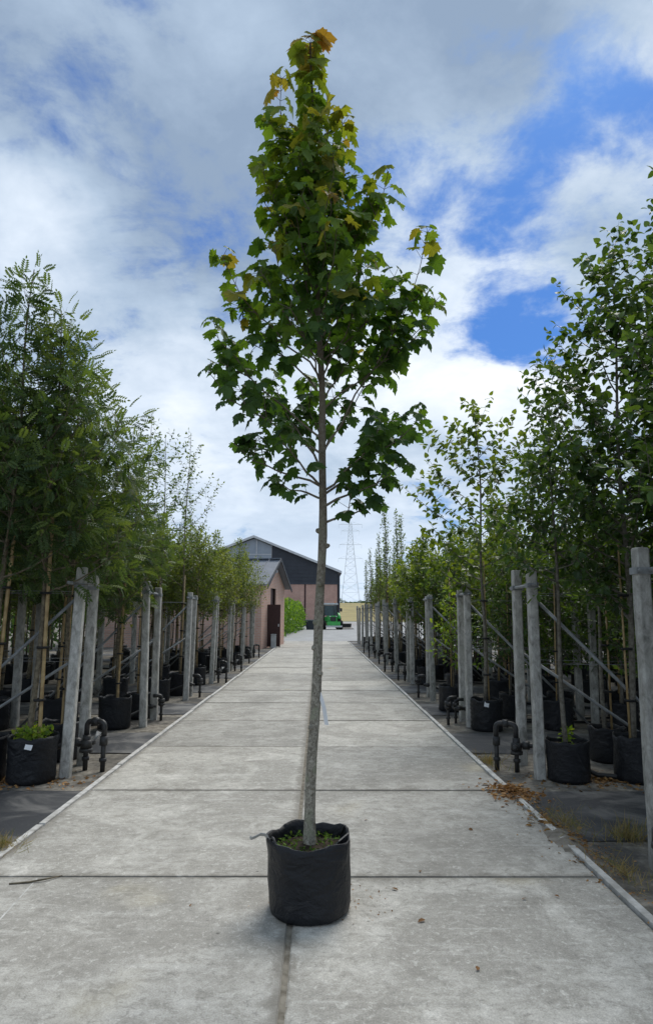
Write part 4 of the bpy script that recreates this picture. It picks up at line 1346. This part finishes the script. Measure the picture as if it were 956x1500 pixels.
# ------------------------------------------------------------------ green tractor in the yard
M['tgreen'] = simple('tractor_green', (.06, .42, .09), (.045, .33, .07), 3, .4, .5)
M['tyre'] = simple('tyre', (.02, .02, .02), None, 6, .85)
M['tglass'] = simple('cab_glass', (.10, .13, .15), (.07, .09, .10), 2, .12, .6)
M['orange'] = simple('orange_paint', (.55, .22, .10), None, 4, .5)
tr_ = empty('tractor', (1.18, 72, G + .03), R(8))
tag(tr_, 'bright green cab tractor with black tyres parked before the barn', 'tractor')
obj('body', MB().box(-.42, .42, -1.9, .2, .75, 1.42).box(-.62, .62, -.05, .9, .62, 1.30).mesh('tractor_body', M['tgreen'], bevel=.06), tr_)
obj('front_weight', MB().box(-.70, .70, -2.25, -1.92, .38, .82).mesh('front_weight', M['tgreen'], bevel=.05), tr_)
obj('bumper', MB().box(-.85, .85, -2.38, -2.26, .25, .42).mesh('bumper', M['white'], bevel=.02), tr_)
obj('grille', MB().box(-.30, .30, -1.93, -1.905, .86, 1.30).mesh('grille', M['blackplastic']), tr_)
for sx_ in (-1, 1):
    obj('headlight', MB().box(sx_ * .33 - .08, sx_ * .33 + .08, -1.935, -1.90, 1.32, 1.40).mesh('headlight', M['white']), tr_)
    for yy, rr, wd in ((-1.35, .46, .36), (.55, .74, .46)):
        xo = sx_ * (.88 if rr < .6 else .92)
        wm = MB()
        prof_ = [(rr * .55, -wd/2), (rr * .92, -wd/2), (rr, -wd/2 + .06), (rr, wd/2 - .06), (rr * .92, wd/2), (rr * .55, wd/2), (rr * .55, -wd/2)]
        wm.lathe(prof_, 24)
        for q in range(18):
            a = 2 * PI * q / 18
            wm.box(rr * .98 * math.cos(a) - .03, rr * .98 * math.cos(a) + .03, rr * .98 * math.sin(a) - .03, rr * .98 * math.sin(a) + .03, -wd/2 + .05, wd/2 - .05)
        whl = obj('wheel', wm.mesh('tyre', M['tyre'], True), tr_, (xo, yy, rr), (0, PI/2, 0))
        obj('rim', MB().lathe([(.001, -.03), (rr*.3, -.05), (rr*.56, -.1), (rr*.56, .1), (rr*.3, .05), (.001, .03)], 20).mesh('rim', M['white'], True), whl)
    obj('fender', MB().tube([(sx_ * .92, .55 + .86 * math.cos(a), .74 + .86 * math.sin(a)) for a in np.linspace(.2, 2.7, 9)], .16, 6).mesh('fender', M['tgreen'], True), tr_)
    obj('mirror', MB().box(sx_ * 1.12 - .11, sx_ * 1.12 + .11, -.16, -.12, 1.85, 2.2).tube([(sx_ * .7, -.05, 2.25), (sx_ * 1.1, -.1, 2.2)], .02, 5).mesh('mirror', M['blackplastic']), tr_)
cabn = MB()
for x, y in ((-.68, -.1), (.68, -.1), (-.72, 1.1), (.72, 1.1)): cabn.box(x - .05, x + .05, y - .05, y + .05, 1.25, 2.55)
cabo = obj('cab', cabn.mesh('cab_frame', M['blackplastic']), tr_)
obj('window', MB().box(-.63, .63, -.10, -.08, 1.42, 2.5).box(-.70, -.68, -.04, 1.04, 1.3, 2.5).box(.68, .70, -.04, 1.04, 1.3, 2.5).mesh('cab_window', M['tglass']), cabo)
obj('roof', MB().box(-.80, .80, -.3, 1.25, 2.55, 2.74).mesh('cab_roof', M['white'], bevel=.06), cabo)
obj('beacon', MB().tube([(.5, .1, 2.74), (.5, .1, 2.92)], .07, 8).mesh('beacon', M['orange'], True), cabo)
obj('exhaust', MB().tube([(.30, -.9, 1.42), (.30, -.9, 2.6)], .045, 8).mesh('exhaust', M['blackplastic'], True), tr_)
# dark skip beside the hedge and black grab leaning near the tractor
sk = empty('waste_skip', (-.75, 70.5, G + .03))
tag(sk, 'dark grey open skip standing at the end of the hedge', 'skip')
obj('body', MB().poly([(-.55, -.5, 0), (.55, -.5, 0), (.75, -.5, .95), (-.75, -.5, .95)], (0, 1.0, 0)).mesh('skip_body', M['cladding'], bevel=.02), sk)
obj('rim', MB().box(-.80, .80, -.55, -.49, .93, 1.01).box(-.80, .80, .49, .55, .93, 1.01).mesh('skip_rim', M['steel']), sk)
gb = empty('loader_bucket', (2.75, 72.5, G + .03), R(20))
tag(gb, 'black loader bucket tipped on the yard beside the tractor', 'bucket')
obj('shell', MB().poly([(-.8, -.5, 0), (-.8, .4, .0), (-.8, .55, .25), (-.8, .30, .62), (-.8, .1, .58), (-.8, .2, .3), (-.8, -.45, .08)], (1.6, 0, 0)).mesh('bucket_shell', M['blackplastic'], bevel=.02), gb)
obj('cutting_edge', MB().box(-.8, .8, -.60, -.50, .0, .05).mesh('cutting_edge', M['steel']), gb)

# ------------------------------------------------------------------ pylons, wires, far hedgerow
M['pylon'] = simple('hazy_pylon_steel', (.62, .65, .68), (.55, .58, .61), 1, .6, .3)  # steel lightened, the pale haze of distance is put into its colour
def pylon(x, y, h, label, wd=.065):
    e = empty('pylon', (x, y, land(x, y)))
    tag(e, label, 'pylon', 'power pylons beyond the nursery')
    hw = lambda t: 4.2 * (1 - t) ** 1.25 + .75 + .55 * (1 - t)
    tw_ = MB()
    lv = [0, .13, .25, .36, .45, .53, .60, .66, .72, .77, .82, .86, .90, .94, .975]
    cor = ((-1, -1), (1, -1), (1, 1), (-1, 1))
    for sx_, sy_ in cor:
        tw_.tube([(sx_ * hw(t), sy_ * hw(t), h * t) for t in lv] + [(0, 0, h)], wd, 4)
    for t0, t1 in zip(lv, lv[1:]):
        for q in range(4):
            a, b_ = cor[q], cor[(q + 1) % 4]
            tw_.tube([(a[0]*hw(t0), a[1]*hw(t0), h*t0), (b_[0]*hw(t1), b_[1]*hw(t1), h*t1)], wd * .6, 3)
            tw_.tube([(b_[0]*hw(t0), b_[1]*hw(t0), h*t0), (a[0]*hw(t1), a[1]*hw(t1), h*t1)], wd * .6, 3)
            tw_.tube([(a[0]*hw(t1), a[1]*hw(t1), h*t1), (b_[0]*hw(t1), b_[1]*hw(t1), h*t1)], wd * .6, 3)
    obj('tower', tw_.mesh('pylon_tower', M['pylon']), e)
    for t, l in ((.965, 7.0), (.885, 5.4), (.715, 6.6), (.545, 7.2)):
        ar = MB()
        for sy_ in (-1, 1):
            ar.tube([(-l, 0, h*t), (-hw(t), sy_*hw(t), h*t), (hw(t), sy_*hw(t), h*t), (l, 0, h*t)], wd * .8, 4)
        for sg_ in (-1, 1):
            ar.tube([(sg_*l, 0, h*t), (sg_*hw(t), 0, h*t + 1.6)], wd * .7, 4)
            ar.tube([(sg_*l, 0, h*t), (sg_*l, 0, h*t - 2.2)], wd * .9, 4)
        obj('cross_arm', ar.mesh('cross_arm', M['pylon']), e)
    return e
pylon(18.4, 400, 48.5, 'steel lattice pylon with four cross arms above the field')
pylon(-52, 262, 47, 'steel lattice pylon half hidden behind the crowns on hut side')
hr = np.random.default_rng(9)
n = 9000
P = np.zeros((n, 3)); P[:, 0] = hr.uniform(-60, 120, n); P[:, 1] = hr.uniform(-2, 2, n)
hgt = 1.6 + 1.0 * np.sin(P[:, 0] * .21) + .8 * np.sin(P[:, 0] * .53 + 1)
P[:, 2] = hr.random(n) * np.maximum(.8, hgt) + 8.1 + G
o = obj('far_hedgerow', leaves_mesh('far_hedgerow', 'oval', P, hr.normal(0, 1, (n, 3)), hr.normal(0, 1, (n, 3)), hr.uniform(.4, 1.0, n), hr.random(n), M['dark_leaf']), None, (0, 411, 0))
tag(o, 'far line of dark hedgerow along the top of the field', 'hedgerow', None, 'stuff')

hedge('backdrop_hedge', (-11.5, 4.0), (-12.5, 62.0), .8, 3.6, 26000, .30, M['dark_leaf'], "tall dark backdrop hedge added behind the rows on the hut's side", 5)  # added hedge, a dark backdrop for the gaps between the trunks
hedge('backdrop_hedge', (10.5, 3.0), (11.0, 46.0), .8, 3.6, 22000, .30, M['dark_leaf'], 'tall dark backdrop hedge added behind the rows across from hut', 6)  # matching added backdrop that keeps the gaps dark on this side
# pale chalk line scored along the slab by the hut's side
ln_ = MB().poly([(-1.66, 4.27, .0015), (-1.652, 4.27, .0015), (-1.552, 2.6, .0015), (-1.562, 2.6, .0015)], (0, 0, .0006))
tag(obj('chalk_line', ln_.mesh('chalk_line', M['strip'])), "thin pale straight line marked on the slabs at hut's side", 'line')
